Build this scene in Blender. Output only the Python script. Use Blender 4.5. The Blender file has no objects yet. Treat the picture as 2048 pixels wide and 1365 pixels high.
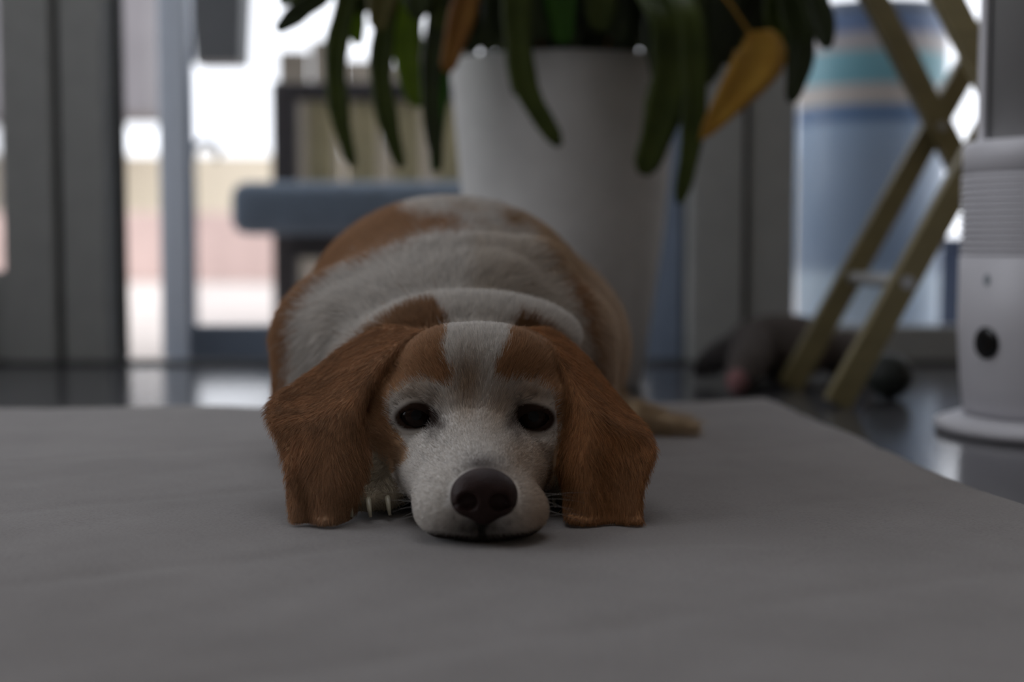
import bpy, math, random
import numpy as np
from mathutils import Vector

random.seed(7)
RNG = np.random.default_rng(11)
SC = bpy.context.scene
COL = SC.collection

# ------------------------------------------------------------------ camera
FPX = 2844.4                      # 50 mm on a 36 mm wide frame, 2048 px wide
CAM_H = 0.19                      # above the rug top (z = 0)
PITCH = math.radians(4.17)
cam_data = bpy.data.cameras.new('camera')
cam_data.lens = 50.0
cam_data.sensor_width = 36.0
cam_data.clip_start = 0.02
cam_data.dof.use_dof = True
cam_data.dof.focus_distance = 0.968
cam_data.dof.aperture_fstop = 2.7
cam = bpy.data.objects.new('camera', cam_data)
COL.objects.link(cam)
cam.location = (0, 0, CAM_H)
cam.rotation_euler = (math.pi / 2 - PITCH, 0, 0)
SC.camera = cam

# ------------------------------------------------------------------ world, exposure
world = bpy.data.worlds.new('overcast_sky')
SC.world = world
world.use_nodes = True
wb = world.node_tree.nodes['Background']
wb.inputs['Color'].default_value = (0.91, 0.94, 1.0, 1)
wb.inputs['Strength'].default_value = 2.1
SC.view_settings.view_transform = 'Standard'
SC.view_settings.look = 'None'
SC.view_settings.gamma = 1.0
SC.view_settings.use_curve_mapping = False
SC.view_settings.exposure = 0.0


def portal(name, loc, rot, sx, sy):
    """daylight portal in a window opening (emits nothing, guides sky sampling)"""
    l = bpy.data.lights.new(name, 'AREA')
    l.shape = 'RECTANGLE'
    l.size, l.size_y = sx, sy
    l.cycles.is_portal = True
    o = bpy.data.objects.new(name, l)
    o.location, o.rotation_euler = loc, rot
    COL.objects.link(o)


ROOM = dict(x0=-1.6, x1=1.75, y0=-1.9, y1=2.30, z0=-0.015, z1=2.98)
portal('back_window_portal', (0.07, 2.50, 1.38), (-math.pi / 2, 0, 0), 3.3, 2.8)
portal('added_roof_light_portal', (-.05, 1.25, 3.12), (0, 0, 0), 1.9, 1.3)
portal('added_left_window_portal', (-1.64, 1.23, 1.46), (0, -math.pi / 2, 0), 2.7, 1.46)


# ------------------------------------------------------------------ pixel helpers
CA, SA = math.cos(PITCH), math.sin(PITCH)


def W(px, py, Y):
    """world point seen at photo pixel (px, py) that lies at distance Y"""
    a = (px - 1024) / FPX
    b = (682.5 - py) / FPX
    d = Vector((a, CA + b * SA, -SA + b * CA))
    t = Y / d.y
    return Vector((d.x * t, Y, CAM_H + d.z * t))


def project(P):
    v = P - np.array([0, 0, CAM_H])
    zc = v[:, 1] * CA - v[:, 2] * SA
    up = v[:, 1] * SA + v[:, 2] * CA
    return 1024 + FPX * v[:, 0] / zc, 682.5 - FPX * up / zc


# ------------------------------------------------------------------ materials
def new_mat(name):
    m = bpy.data.materials.new(name)
    m.use_nodes = True
    nt = m.node_tree
    return m, nt, nt.nodes['Principled BSDF']


def mat(name, col, rough=0.6, metal=0.0, spec=0.5, var=0.0, vscale=20.0, bump=0.0, bscale=60.0,
        coat=0.0, stretch=None):
    m, nt, p = new_mat(name)
    p.inputs['Base Color'].default_value = (*col, 1)
    p.inputs['Roughness'].default_value = rough
    p.inputs['Metallic'].default_value = metal
    p.inputs['Specular IOR Level'].default_value = spec
    p.inputs['Coat Weight'].default_value = coat
    if var or bump:
        tc = nt.nodes.new('ShaderNodeTexCoord')
        mp = nt.nodes.new('ShaderNodeMapping')
        nt.links.new(tc.outputs['Object'], mp.inputs['Vector'])
        if stretch:
            mp.inputs['Scale'].default_value = stretch
    if var:
        n = nt.nodes.new('ShaderNodeTexNoise')
        n.inputs['Scale'].default_value = vscale
        n.inputs['Detail'].default_value = 6
        nt.links.new(mp.outputs['Vector'], n.inputs['Vector'])
        r = nt.nodes.new('ShaderNodeValToRGB')
        r.color_ramp.elements[0].position = 0.3
        r.color_ramp.elements[1].position = 0.7
        r.color_ramp.elements[0].color = (*[c * (1 - var) for c in col], 1)
        r.color_ramp.elements[1].color = (*[min(1, c * (1 + var)) for c in col], 1)
        nt.links.new(n.outputs['Fac'], r.inputs['Fac'])
        nt.links.new(r.outputs['Color'], p.inputs['Base Color'])
    if bump:
        n2 = nt.nodes.new('ShaderNodeTexNoise')
        n2.inputs['Scale'].default_value = bscale
        n2.inputs['Detail'].default_value = 4
        nt.links.new(mp.outputs['Vector'], n2.inputs['Vector'])
        b = nt.nodes.new('ShaderNodeBump')
        b.inputs['Strength'].default_value = bump
        b.inputs['Distance'].default_value = 0.002
        nt.links.new(n2.outputs['Fac'], b.inputs['Height'])
        nt.links.new(b.outputs['Normal'], p.inputs['Normal'])
    return m


def glass_mat(name):
    m = bpy.data.materials.new(name)
    m.use_nodes = True
    nt = m.node_tree
    nt.nodes.clear()
    out = nt.nodes.new('ShaderNodeOutputMaterial')
    mix = nt.nodes.new('ShaderNodeMixShader')
    tr = nt.nodes.new('ShaderNodeBsdfTransparent')
    tr.inputs['Color'].default_value = (0.965, 0.965, 0.97, 1)
    gl = nt.nodes.new('ShaderNodeBsdfGlossy')
    gl.inputs['Roughness'].default_value = 0.02
    fr = nt.nodes.new('ShaderNodeFresnel')
    fr.inputs['IOR'].default_value = 1.35
    nt.links.new(fr.outputs[0], mix.inputs[0])
    nt.links.new(tr.outputs[0], mix.inputs[1])
    nt.links.new(gl.outputs[0], mix.inputs[2])
    nt.links.new(mix.outputs[0], out.inputs[0])
    return m


M = {}
M['wall'] = mat('wall_paint', (0.48, 0.46, 0.43), 0.8, var=0.03, vscale=3)
M['warm_wall'] = mat('warm_wall_paint', (0.38, 0.30, 0.23), 0.8, var=0.04, vscale=3)
M['ceiling'] = mat('ceiling_paint', (0.62, 0.61, 0.59), 0.9, var=0.02, vscale=3)
M['floor'] = mat('dark_floor', (0.075, 0.075, 0.08), 0.16, spec=0.7, var=0.25, vscale=5, bump=0.05,
                 bscale=40, stretch=(6, 1, 1))
M['frame'] = mat('grey_aluminium', (0.36, 0.365, 0.35), 0.45, spec=0.4, var=0.05, vscale=30)
M['frame_dark'] = mat('dark_seal', (0.03, 0.03, 0.03), 0.6, var=0.1, vscale=30)
M['leaf_frame'] = mat('sky_tinted_aluminium', (0.25, 0.305, 0.40), 0.4, spec=0.5, var=0.05, vscale=30)  # blue sky light on the door frame is put into its colour
M['glass'] = glass_mat('window_glass')


# ------------------------------------------------------------------ object helpers
def link(name, me, m, parent=None, smooth=False):
    o = bpy.data.objects.new(name, me)
    COL.objects.link(o)
    if m is not None:
        me.materials.append(m)
    if parent is not None:
        o.parent = parent
    if smooth:
        me.polygons.foreach_set('use_smooth', np.ones(len(me.polygons), dtype=bool))
    return o


def mesh_from(name, verts, faces):
    me = bpy.data.meshes.new(name)
    me.from_pydata([tuple(map(float, v)) for v in verts], [], [tuple(map(int, f)) for f in faces])
    me.update()
    return me


def empty(name, loc, rz=0.0):
    o = bpy.data.objects.new(name, None)
    o.empty_display_size = 0.05
    o.location = loc
    o.rotation_euler = (0, 0, rz)
    COL.objects.link(o)
    return o


def tag(o, label=None, cat=None, group=None, kind=None):
    if label:
        o['label'] = label
    if cat:
        o['category'] = cat
    if group:
        o['group'] = group
    if kind:
        o['kind'] = kind
    return o


class MB:
    """collects shapes of ONE part"""

    def __init__(self, off=(0, 0, 0)):
        self.v, self.f, self.off = [], [], Vector(off)

    def add(self, vs, fs):
        n = len(self.v)
        self.v += [Vector(v) - self.off for v in vs]
        self.f += [tuple(i + n for i in f) for f in fs]

    def box(self, a, b, bev=0.0):
        x0, y0, z0 = a
        x1, y1, z1 = b
        if bev <= 0:
            vs = [(x, y, z) for z in (z0, z1) for y in (y0, y1) for x in (x0, x1)]
            fs = [(0, 2, 3, 1), (4, 5, 7, 6), (0, 1, 5, 4), (2, 6, 7, 3), (0, 4, 6, 2), (1, 3, 7, 5)]
            self.add(vs, fs)
            return self
        import bmesh
        bm = bmesh.new()
        bmesh.ops.create_cube(bm, size=1.0)
        for v in bm.verts:
            v.co = Vector(((x0 + x1) / 2 + v.co.x * (x1 - x0), (y0 + y1) / 2 + v.co.y * (y1 - y0),
                           (z0 + z1) / 2 + v.co.z * (z1 - z0)))
        bmesh.ops.bevel(bm, geom=list(bm.edges), offset=bev, segments=3, affect='EDGES', profile=0.5)
        bm.verts.index_update()
        self.add([v.co.copy() for v in bm.verts], [[v.index for v in f.verts] for f in bm.faces])
        bm.free()
        return self

    def bar(self, p, q, w, d, side=(0, 1, 0)):
        """rectangular bar p->q: width w across, d along 'side'"""
        p, q = Vector(p), Vector(q)
        t = (q - p).normalized()
        s = Vector(side)
        s = (s - t * s.dot(t)).normalized()
        n = t.cross(s)
        vs = []
        for c in (p, q):
            for i, j in ((-1, -1), (1, -1), (1, 1), (-1, 1)):
                vs.append(c + n * (i * w / 2) + s * (j * d / 2))
        self.add(vs, [(0, 3, 2, 1), (4, 5, 6, 7), (0, 1, 5, 4), (1, 2, 6, 5), (2, 3, 7, 6), (3, 0, 4, 7)])
        return self

    def tube(self, pts, radii, n=12, caps=True):
        pts = [Vector(p) for p in pts]
        if not hasattr(radii, '__len__'):
            radii = [radii] * len(pts)
        vs, fs = [], []
        up = Vector((0, 0, 1))
        for i, p in enumerate(pts):
            t = (pts[min(i + 1, len(pts) - 1)] - pts[max(i - 1, 0)]).normalized()
            a = t.cross(up)
            if a.length < 0.05:
                a = t.cross(Vector((0, 1, 0)))
            a.normalize()
            b = t.cross(a)
            for k in range(n):
                th = 2 * math.pi * k / n
                vs.append(p + (a * math.cos(th) + b * math.sin(th)) * radii[i])
        for i in range(len(pts) - 1):
            for k in range(n):
                k2 = (k + 1) % n
                fs.append((i * n + k, i * n + k2, (i + 1) * n + k2, (i + 1) * n + k))
        if caps:
            fs.append(tuple(range(n))[::-1])
            fs.append(tuple(range((len(pts) - 1) * n, len(pts) * n)))
        self.add(vs, fs)
        return self

    def lathe(self, prof, c, n=48, close=False):
        c = Vector(c)
        vs, fs = [], []
        m = len(prof)
        for k in range(n):
            th = 2 * math.pi * k / n
            for r, z in prof:
                vs.append(c + Vector((r * math.cos(th), r * math.sin(th), z)))
        for k in range(n):
            k2 = (k + 1) % n
            for i in range(m - 1):
                fs.append((k * m + i, k2 * m + i, k2 * m + i + 1, k * m + i + 1))
            if close:
                fs.append((k * m + m - 1, k2 * m + m - 1, k2 * m, k * m))
        self.add(vs, fs)
        return self

    def ellipsoid(self, c, r, nu=20, nv=12):
        c = Vector(c)
        vs = [c + Vector((0, 0, -r[2]))]
        for j in range(1, nv):
            ph = -math.pi / 2 + math.pi * j / nv
            for k in range(nu):
                th = 2 * math.pi * k / nu
                vs.append(c + Vector((r[0] * math.cos(ph) * math.cos(th), r[1] * math.cos(ph) * math.sin(th),
                                      r[2] * math.sin(ph))))
        vs.append(c + Vector((0, 0, r[2])))
        fs = []
        for k in range(nu):
            fs.append((0, 1 + (k + 1) % nu, 1 + k))
        for j in range(nv - 2):
            for k in range(nu):
                a, b = 1 + j * nu + k, 1 + j * nu + (k + 1) % nu
                fs.append((a, b, b + nu, a + nu))
        L = len(vs) - 1
        for k in range(nu):
            fs.append((L, 1 + (nv - 2) * nu + k, 1 + (nv - 2) * nu + (k + 1) % nu))
        self.add(vs, fs)
        return self

    def build(self, name, m, parent=None, smooth=False, loc=None):
        me = mesh_from(name, self.v, self.f)
        o = link(name, me, m, parent, smooth)
        if loc is not None:
            o.location = loc
        return o


def catmull(pts, n):
    """n samples on a Catmull-Rom curve through pts (rows of a numpy array)"""
    pts = np.asarray(pts, float)
    m = len(pts)
    out = []
    for t in np.linspace(0, m - 1, n):
        i = min(int(t), m - 2)
        u = t - i
        p0, p1, p2, p3 = pts[max(i - 1, 0)], pts[i], pts[i + 1], pts[min(i + 2, m - 1)]
        out.append(0.5 * ((2 * p1) + (-p0 + p2) * u + (2 * p0 - 5 * p1 + 4 * p2 - p3) * u * u
                          + (-p0 + 3 * p1 - 3 * p2 + p3) * u ** 3))
    return np.array(out)


# ================================================================== THE ROOM
R_ = ROOM


def struct(name, mb, m, label=None, parent=None, cat=None):
    o = mb.build(name, m, parent)
    o['kind'] = 'structure'
    if label and parent is None:
        o['label'] = label
        o['category'] = cat or name.split('_')[0]
    return o


struct('floor', MB().box((R_['x0'] - .1, R_['y0'] - .1, -0.12), (R_['x1'] + .1, 2.335, R_['z0'])), M['floor'],
       'dark grey glossy floor around the rug')
SKY = (-1.05, 0.95, 0.55, 1.95)      # unseen roof light, added to light the dog from above: x0, x1, y0, y1
zc0, zc1 = R_['z1'], R_['z1'] + .1
struct('ceiling', MB().box((R_['x0'] - .1, R_['y0'] - .1, zc0), (R_['x1'] + .1, SKY[2], zc1))
       .box((R_['x0'] - .1, SKY[3], zc0), (R_['x1'] + .1, 2.45, zc1))
       .box((R_['x0'] - .1, SKY[2], zc0), (SKY[0], SKY[3], zc1))
       .box((SKY[1], SKY[2], zc0), (R_['x1'] + .1, SKY[3], zc1)), M['ceiling'], 'pale painted ceiling above the room')
w4 = struct('window_4', MB().box((SKY[0], SKY[2], zc0 + .02), (SKY[0] + .05, SKY[3], zc1 + .02))
            .box((SKY[1] - .05, SKY[2], zc0 + .02), (SKY[1], SKY[3], zc1 + .02))
            .box((SKY[0] + .05, SKY[2], zc0 + .02), (SKY[1] - .05, SKY[2] + .05, zc1 + .02))
            .box((SKY[0] + .05, SKY[3] - .05, zc0 + .02), (SKY[1] - .05, SKY[3], zc1 + .02)), M['frame'], 'unseen roof light added above the rug to light the dog')
MB().box((SKY[0] + .05, SKY[2] + .05, zc0 + .06), (SKY[1] - .05, SKY[3] - .05, zc0 + .066)).build('pane', M['glass'], w4)
struct('wall_right', MB().box((R_['x1'], R_['y0'] - .1, R_['z0']), (R_['x1'] + .1, 2.45, R_['z1'])), M['warm_wall'],
       'warm beige wall right of the folding stand')
struct('wall_rear', MB().box((R_['x0'] - .1, R_['y0'] - .1, R_['z0']), (R_['x1'], R_['y0'], R_['z1'])), M['wall'],
       'plain painted wall facing the dog')
wl = MB()  # side window out of view, added for light from the left
wl.box((R_['x0'] - .1, R_['y0'], R_['z0']), (R_['x0'], 0.5, R_['z1']))
wl.box((R_['x0'] - .1, 1.95, R_['z0']), (R_['x0'], 2.45, R_['z1']))
wl.box((R_['x0'] - .1, 0.5, R_['z0']), (R_['x0'], 1.95, 0.12))
wl.box((R_['x0'] - .1, 0.5, 2.80), (R_['x0'], 1.95, R_['z1']))
struct('wall_left', wl, M['wall'], 'painted wall with the opening for the added side window')
w3 = struct('window_added_left', MB().box((R_['x0'] - .07, 0.5, .12), (R_['x0'] - .03, 0.56, 2.80))
            .box((R_['x0'] - .07, 1.89, .12), (R_['x0'] - .03, 1.95, 2.80))
            .box((R_['x0'] - .07, 0.56, .12), (R_['x0'] - .03, 1.89, .18))
            .box((R_['x0'] - .07, 0.56, 2.74), (R_['x0'] - .03, 1.89, 2.80)), M['frame'],
            'unseen grey framed side window left of the rug, added for its light')
MB().box((R_['x0'] - .053, 0.56, .18), (R_['x0'] - .047, 1.89, 2.74)).build('pane', M['glass'], w3)

YB = 2.30          # inner face of the glazed back wall


def bx(px, Y=YB):
    return (px - 1024) / FPX * Y


struct('wall_back', MB().box((R_['x0'], YB, 2.82), (R_['x1'], YB + .12, R_['z1'])), M['wall'],
       'lintel above the glazed back wall')


def column(name, x0, x1, label):
    """wide aluminium post of two profiles with a recessed seal between"""
    o = empty(name, (0, 0, 0))
    tag(o, label, 'window post', kind='structure')
    w = x1 - x0
    g0, g1 = x0 + w * .50, x0 + w * .56
    MB().box((x0, YB - .01, -.015), (g0, YB + .07, 2.82), .003).build('profile', M['frame'], o)
    MB().box((g1, YB, -.015), (x1, YB + .07, 2.82), .003).build('profile', M['frame'], o)
    MB().box((g0 - .004, YB + .025, -.015), (g1 + .004, YB + .068, 2.82)).build('seal', M['frame_dark'], o)
    MB().box((x0 - .004, YB + .062, -.015), (x0 + .03, YB + .10, 2.82)).build('seal', M['frame_dark'], o)
    MB().box((x1 - .03, YB + .068, -.015), (x1 + .008, YB + .10, 2.82)).build('seal', M['frame_dark'], o)
    return o


column('trim_1', bx(14), bx(214), 'wide dark grey window post left of the open door strip')
column('trim_2', bx(1380), bx(1588), 'wide dark grey window post behind the white plant pot')
struct('trim_3', MB().box((R_['x0'], YB - .02, -.015), (R_['x1'], YB + .035, -.010)).box((R_['x0'], YB + .035, -.15), (R_['x1'], YB + .24, -.048)), M['frame_dark'],
       'dark door threshold along the glazed back wall')


def fixed_window(name, x0, x1, label, zrail=0.062):
    o = empty(name, (0, 0, 0))
    tag(o, label, 'window', kind='structure')
    MB().box((x0, YB + .015, -.015), (x1, YB + .065, zrail), .003).build('bottom_rail', M['frame'], o)
    MB().box((x0, YB + .015, 2.75), (x1, YB + .065, 2.82), .003).build('top_rail', M['frame'], o)
    MB().box((x0, YB + .036, zrail), (x1, YB + .042, 2.75)).build('pane', M['glass'], o)
    return o


fixed_window('window_1', R_['x0'], bx(14), 'fixed glass pane at the far left of the back wall', .135)
fixed_window('window_2', bx(1588), R_['x1'], 'fixed glass pane behind the crossed wooden legs', .045)

# sliding door leaf, slid a little open to the left
YD = YB + .125
door = empty('door_1', (0, 0, 0))
tag(door, 'grey framed glass door standing a hand width open, tinted with sky light', 'door', kind='structure')
dx0, dx1 = bx(302, YD), bx(1378, YD)
sw = bx(380, YD) - dx0
zr0, zr1 = W(400, 722, YD).z, W(400, 652, YD).z
mb = MB()      # meeting stile, nose shaped with a slant towards the gap to catch sky light
prof_ = [(0, .072), (.003, .062), (sw * .33, .042), (sw * .66, .021), (sw - .004, .001), (sw, .0), (sw, .05), (sw * .5, .095)]
prof_ = [(dx0 + a_, YD + b_) for a_, b_ in prof_]
n_ = len(prof_)
mb.add([(a_, b_, z_) for z_ in (zr0, 2.80) for a_, b_ in prof_],
       [tuple(range(n_)), tuple(range(2 * n_ - 1, n_ - 1, -1))] + [(i, i + n_, (i + 1) % n_ + n_, (i + 1) % n_) for i in range(n_)])
mb.build('stile', M['leaf_frame'], door)
MB().box((dx1 - sw, YD, zr0), (dx1, YD + .05, 2.80), .004).build('stile', M['leaf_frame'], door)
MB().box((dx0 + sw, YD + .002, zr0), (dx1 - sw, YD + .048, zr1), .004).build('bottom_rail', M['leaf_frame'], door)
MB().box((dx0 + sw, YD + .002, 2.72), (dx1 - sw, YD + .048, 2.80), .004).build('top_rail', M['leaf_frame'], door)
MB().box((dx0 + sw - .004, YD + .022, zr1 - .004), (dx1 - sw + .004, YD + .028, 2.725)).build('pane', M['glass'], door)
MB().box((dx0 + .01, YD + .01, -.048), (dx1 - .01, YD + .04, zr0)).build('runner', M['frame'], door)

# ================================================================== OUTSIDE
M['terrace'] = mat('terrace_stone', (0.66, 0.58, 0.53), 0.8, var=0.12, vscale=1.5)
M['brickpink'] = mat('pink_brick', (0.62, 0.47, 0.43), 0.85, var=0.12, vscale=6)
M['cream'] = mat('cream_render', (0.78, 0.70, 0.55), 0.85, var=0.05, vscale=3)
M['house'] = mat('grey_house', (0.20, 0.19, 0.20), 0.85, var=0.1, vscale=2)
M['taupe'] = mat('taupe_wood', (0.25, 0.225, 0.185), 0.8, var=0.2, vscale=14, stretch=(3, 3, .4))
M['tanwood'] = mat('tan_wood', (0.42, 0.35, 0.19), 0.7, var=0.15, vscale=12)
M['black'] = mat('black_metal', (0.022, 0.022, 0.024), 0.5, var=0.1, vscale=40)
M['darkbrown'] = mat('dark_brown_frame', (0.035, 0.03, 0.032), 0.6, var=0.15, vscale=30)
M['bluecush'] = mat('blue_grey_cushion', (0.16, 0.20, 0.25), 0.9, var=0.08, vscale=20, bump=.2, bscale=200)

TZ = -.06
struct('terrace', MB().box((-14, 2.45, TZ - .1), (14, 40, TZ)), M['terrace'], 'pale stone terrace outside the glass door', cat='terrace')
# roof overhang that shades the terrace next to the house
struct('roof_overhang', MB().box((-3.2, 2.42, 3.0), (3.2, 2.68, 3.08)), M['house'], 'flat roof overhang above the terrace door', cat='roof')
tag(MB().box((-3.6, 8.0, TZ), (-.2, 8.25, .33), .01).build('garden_wall', M['brickpink']),
    'low pink brick garden wall across the terrace', 'wall')
tag(MB().box((-9, 14.0, TZ), (3, 14.3, 1.0), .01).build('boundary_wall', M['cream']),
    'cream rendered boundary wall far behind the terrace', 'wall')
hs = empty('neighbour_house', (-4.35, 13, TZ))
tag(hs, 'grey neighbouring house seen through the open door strip', 'house')
hl = Vector((-4.35, 13, TZ))
MB(hl).box((-5.6, 12.4, 1.25), (-3.12, 13.6, 5.5)).build('wall', M['house'], hs)
MB(hl).box((-5.6, 12.45, TZ), (-5.3, 13.5, 1.25)).build('corner_post', M['house'], hs)
MB(hl).box((-4.75, 13.2, TZ), (-4.5, 13.5, 1.25)).build('corner_post', M['house'], hs)
MB(hl).box((-4.2, 12.37, 2.0), (-3.5, 12.40, 3.2)).build('window', M['black'], hs)

# wooden fence behind the garden chair
fence = empty('fence_panel', (0, 4.1, TZ))
tag(fence, 'taupe wooden fence panel behind the garden chair', 'fence')
x = W(556, 100, 4.1).x
k = 0
while x < .45:
    top = .72 + .05 * math.sin(k * 1.7) + .02 * math.sin(k * 5.1)
    MB((0, 4.1, TZ)).box((x, 4.09, TZ), (x + .088, 4.11, top), .003).build('board', M['taupe'], fence)
    x += .094
    k += 1
MB((0, 4.1, TZ)).box((W(556, 100, 4.1).x, 4.11, .1), (.45, 4.15, .16)).build('rail', M['taupe'], fence)
MB((0, 4.1, TZ)).box((W(556, 100, 4.1).x, 4.11, .5), (.45, 4.15, .56)).build('rail', M['taupe'], fence)

# garden lounge chair
ch = empty('garden_chair', (-.25, 3.2, TZ))
tag(ch, 'dark framed garden lounge chair with tan slats and blue grey cushion', 'garden chair')
co = Vector((-.25, 3.2, TZ))
cx0, cx1 = W(548, 400, 3.2).x, .17
ztop, zt2 = W(600, 165, 3.2).z, W(600, 202, 3.2).z
for xx in (cx0, cx1 - .055):
    MB(co).box((xx, 3.17, TZ), (xx + .055, 3.23, ztop), .006).build('post', M['darkbrown'], ch)
    MB(co).box((xx, 2.72, TZ), (xx + .055, 2.775, .36), .006).build('leg', M['darkbrown'], ch) if xx > 0 else None
MB(co).box((cx0 + .055, 3.175, zt2), (cx1 - .055, 3.225, ztop), .006).build('top_rail', M['darkbrown'], ch)
MB(co).box((cx0 + .055, 3.18, .16), (cx1 - .055, 3.22, .22), .004).build('seat_rail', M['darkbrown'], ch)
nx = 6
for i in range(nx):
    xa = cx0 + .075 + i * (cx1 - cx0 - .13) / nx
    MB(co).box((xa, 3.19, .22), (xa + .062, 3.21, zt2), .003).build('slat', M['tanwood'], ch)
zs0, zs1 = W(600, 470, 3.0).z, W(600, 372, 3.0).z
MB(co).box((W(506, 400, 3.0).x, 2.74, zs0), (cx1 - .01, 3.165, zs1), .03).build('seat_cushion', M['bluecush'], ch, smooth=True)
MB(co).box((cx0 + .10, 2.80, .15), (cx1, 3.16, zs0 + .004)).build('seat_base', M['darkbrown'], ch)

# hanging lantern outside the door
ln = empty('hanging_lantern', (-.83, 4.0, .72))
tag(ln, 'dark grey boxy lantern hanging outside the door', 'lantern')
lo = Vector((-.83, 4.0, .72))
M['lantern'] = mat('dark_grey_lantern', (0.05, 0.055, 0.06), 0.5, var=0.1, vscale=30)
a, b = W(397, 132, 4.0), W(492, 132, 4.0)
lz = a.z
hw0, hw1 = (b.x - a.x) / 2, (b.x - a.x) / 2 + .012
lc = (a.x + b.x) / 2
vs = [(lc + sx * (hw0 if z == 0 else hw1), 4.0 + sy * (hw0 if z == 0 else hw1), lz + z * .24) for z in (0, 1) for sx, sy in
      ((-1, -1), (1, -1), (1, 1), (-1, 1))]
mb = MB(lo)
mb.add(vs, [(0, 3, 2, 1), (4, 5, 6, 7), (0, 1, 5, 4), (1, 2, 6, 5), (2, 3, 7, 6), (3, 0, 4, 7)])
mb.build('housing', M['lantern'], ln)
MB(lo).tube([(lc, 4, lz + .24), (lc, 4, lz + .27), (lc, 4, lz + .33)], [.09, .06, .015], 8).build('cap', M['lantern'], ln)
MB(lo).tube([(lc, 4, lz + .33), (lc, 4, 2.99)], .006, 6).build('chain', M['black'], ln)
struct('pergola_beam', MB().box((-2.4, 3.95, 2.97), (1.6, 4.05, 3.07)).box((-2.4, 2.66, 2.97), (-2.3, 4.0, 3.07))
       .box((1.5, 2.66, 2.97), (1.6, 4.0, 3.07)), M['house'], 'grey beam of the terrace roof holding the lantern', cat='beam')

# black garden crook beside the door
ck = empty('garden_crook', (W(384, 400, 3.4).x, 3.4, TZ))
tag(ck, 'black metal garden crook standing outside the door', 'garden stake')
cko = Vector((W(384, 400, 3.4).x, 3.4, TZ))
px_ = W(384, 400, 3.4).x
zt = W(384, 283, 3.4).z
MB(cko).tube([(px_, 3.4, TZ), (px_, 3.4, zt - .05)], .010, 8).build('pole', M['black'], ck)
MB(cko).tube([(px_, 3.4, zt - .05), (px_ + .006, 3.4, zt - .015), (px_ + .03, 3.4, zt), (px_ + .055, 3.4, zt - .006),
              (px_ + .066, 3.4, zt - .025), (px_ + .06, 3.4, zt - .045)], .010, 8).build('hook', M['black'], ck)

# tall blue glazed planter behind the right pane
M['blueglaze'], nt, p = new_mat('blue_banded_glaze')
tc = nt.nodes.new('ShaderNodeTexCoord')
sp = nt.nodes.new('ShaderNodeSeparateXYZ')
nt.links.new(tc.outputs['Object'], sp.inputs[0])
Yp = 2.92
BPc = Vector((bx(1735, Yp), Yp, TZ))
mr = nt.nodes.new('ShaderNodeMapRange')
ztop_p = W(1735, 22, Yp).z - TZ
mr.inputs[1].default_value = 0
mr.inputs[2].default_value = ztop_p
nt.links.new(sp.outputs['Z'], mr.inputs[0])
rp = nt.nodes.new('ShaderNodeValToRGB')
cr = rp.color_ramp
cr.interpolation = 'LINEAR'


def fz(py):
    return max(0, min(1, (W(1735, py, Yp - .13).z - TZ) / ztop_p))


stops = [(0.0, (0.510, 0.646, 0.799)), (fz(560), (0.578, 0.731, 0.850)), (fz(530), (0.289, 0.391, 0.527)), (fz(330), (0.340, 0.442, 0.578)),
         (fz(250), (0.340, 0.459, 0.612)), (fz(240), (0.119, 0.204, 0.357)), (fz(212), (0.136, 0.238, 0.408)), (fz(204), (0.578, 0.527, 0.459)),
         (fz(170), (0.544, 0.493, 0.459)), (fz(162), (0.170, 0.408, 0.476)), (fz(105), (0.204, 0.459, 0.527)), (fz(98), (0.476, 0.442, 0.425)),
         (fz(66), (0.442, 0.425, 0.442)), (fz(58), (0.136, 0.204, 0.374)), (fz(34), (0.170, 0.255, 0.425))]
while len(cr.elements) < len(stops):
    cr.elements.new(0.5)
for e, (f, c) in zip(cr.elements, sorted(stops)):
    e.position = f
    e.color = (*c, 1)
nt.links.new(mr.outputs[0], rp.inputs[0])
nt.links.new(rp.outputs[0], p.inputs['Base Color'])
p.inputs['Roughness'].default_value = .35
gp = empty('glazed_planter', BPc)
tag(gp, 'tall blue glazed planter with teal and beige bands behind the glass', 'planter')
r1 = bx(1880, Yp) - BPc.x
prof = [(0, 0), (r1 * .93, 0), (r1 * .97, .02), (r1 * 1.0, ztop_p * .3), (r1, ztop_p - .02), (r1 * .97, ztop_p), (r1 * .9, ztop_p),
        (r1 * .88, ztop_p - .05), (0, ztop_p - .05)]
MB().lathe(prof, (0, 0, 0), 40).build('body', M['blueglaze'], gp, smooth=True)
MB().lathe([(r1 * .99, ztop_p - .018), (r1 * 1.04, ztop_p - .012), (r1 * 1.04, ztop_p), (r1 * .95, ztop_p + .004)], (0, 0, 0), 40) \
    .build('rim', mat('rim_glaze', (.30, .36, .44), .35, var=.1), gp, smooth=True)
# navy box beside it
nb = empty('storage_box', (bx(1945, 2.6), 2.6, TZ))
tag(nb, 'navy blue storage box outside beside the glazed planter', 'box')
M['navy'] = mat('navy_plastic', (.035, .055, .11), .5, var=.08, vscale=10)
xb = bx(1890, 2.63) - bx(1945, 2.6)
MB().box((xb, -.07, 0), (.30, .07, .23), .008).build('body', M['navy'], nb)
MB().box((xb - .006, -.08, .23), (.31, .08, .25), .006).build('lid', M['navy'], nb)

# ================================================================== RUG
def fbm(x, y, seed=0):
    r = np.random.default_rng(seed)
    out = np.zeros_like(x)
    for f, a in ((3, .5), (6, .35), (11, .25), (19, .16)):
        for _ in range(3):
            th = r.uniform(0, 2 * math.pi)
            out += a * np.sin(f * (x * math.cos(th) + y * math.sin(th)) * 2 * math.pi * .5 + r.uniform(0, 6.28))
    return out / 3


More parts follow.
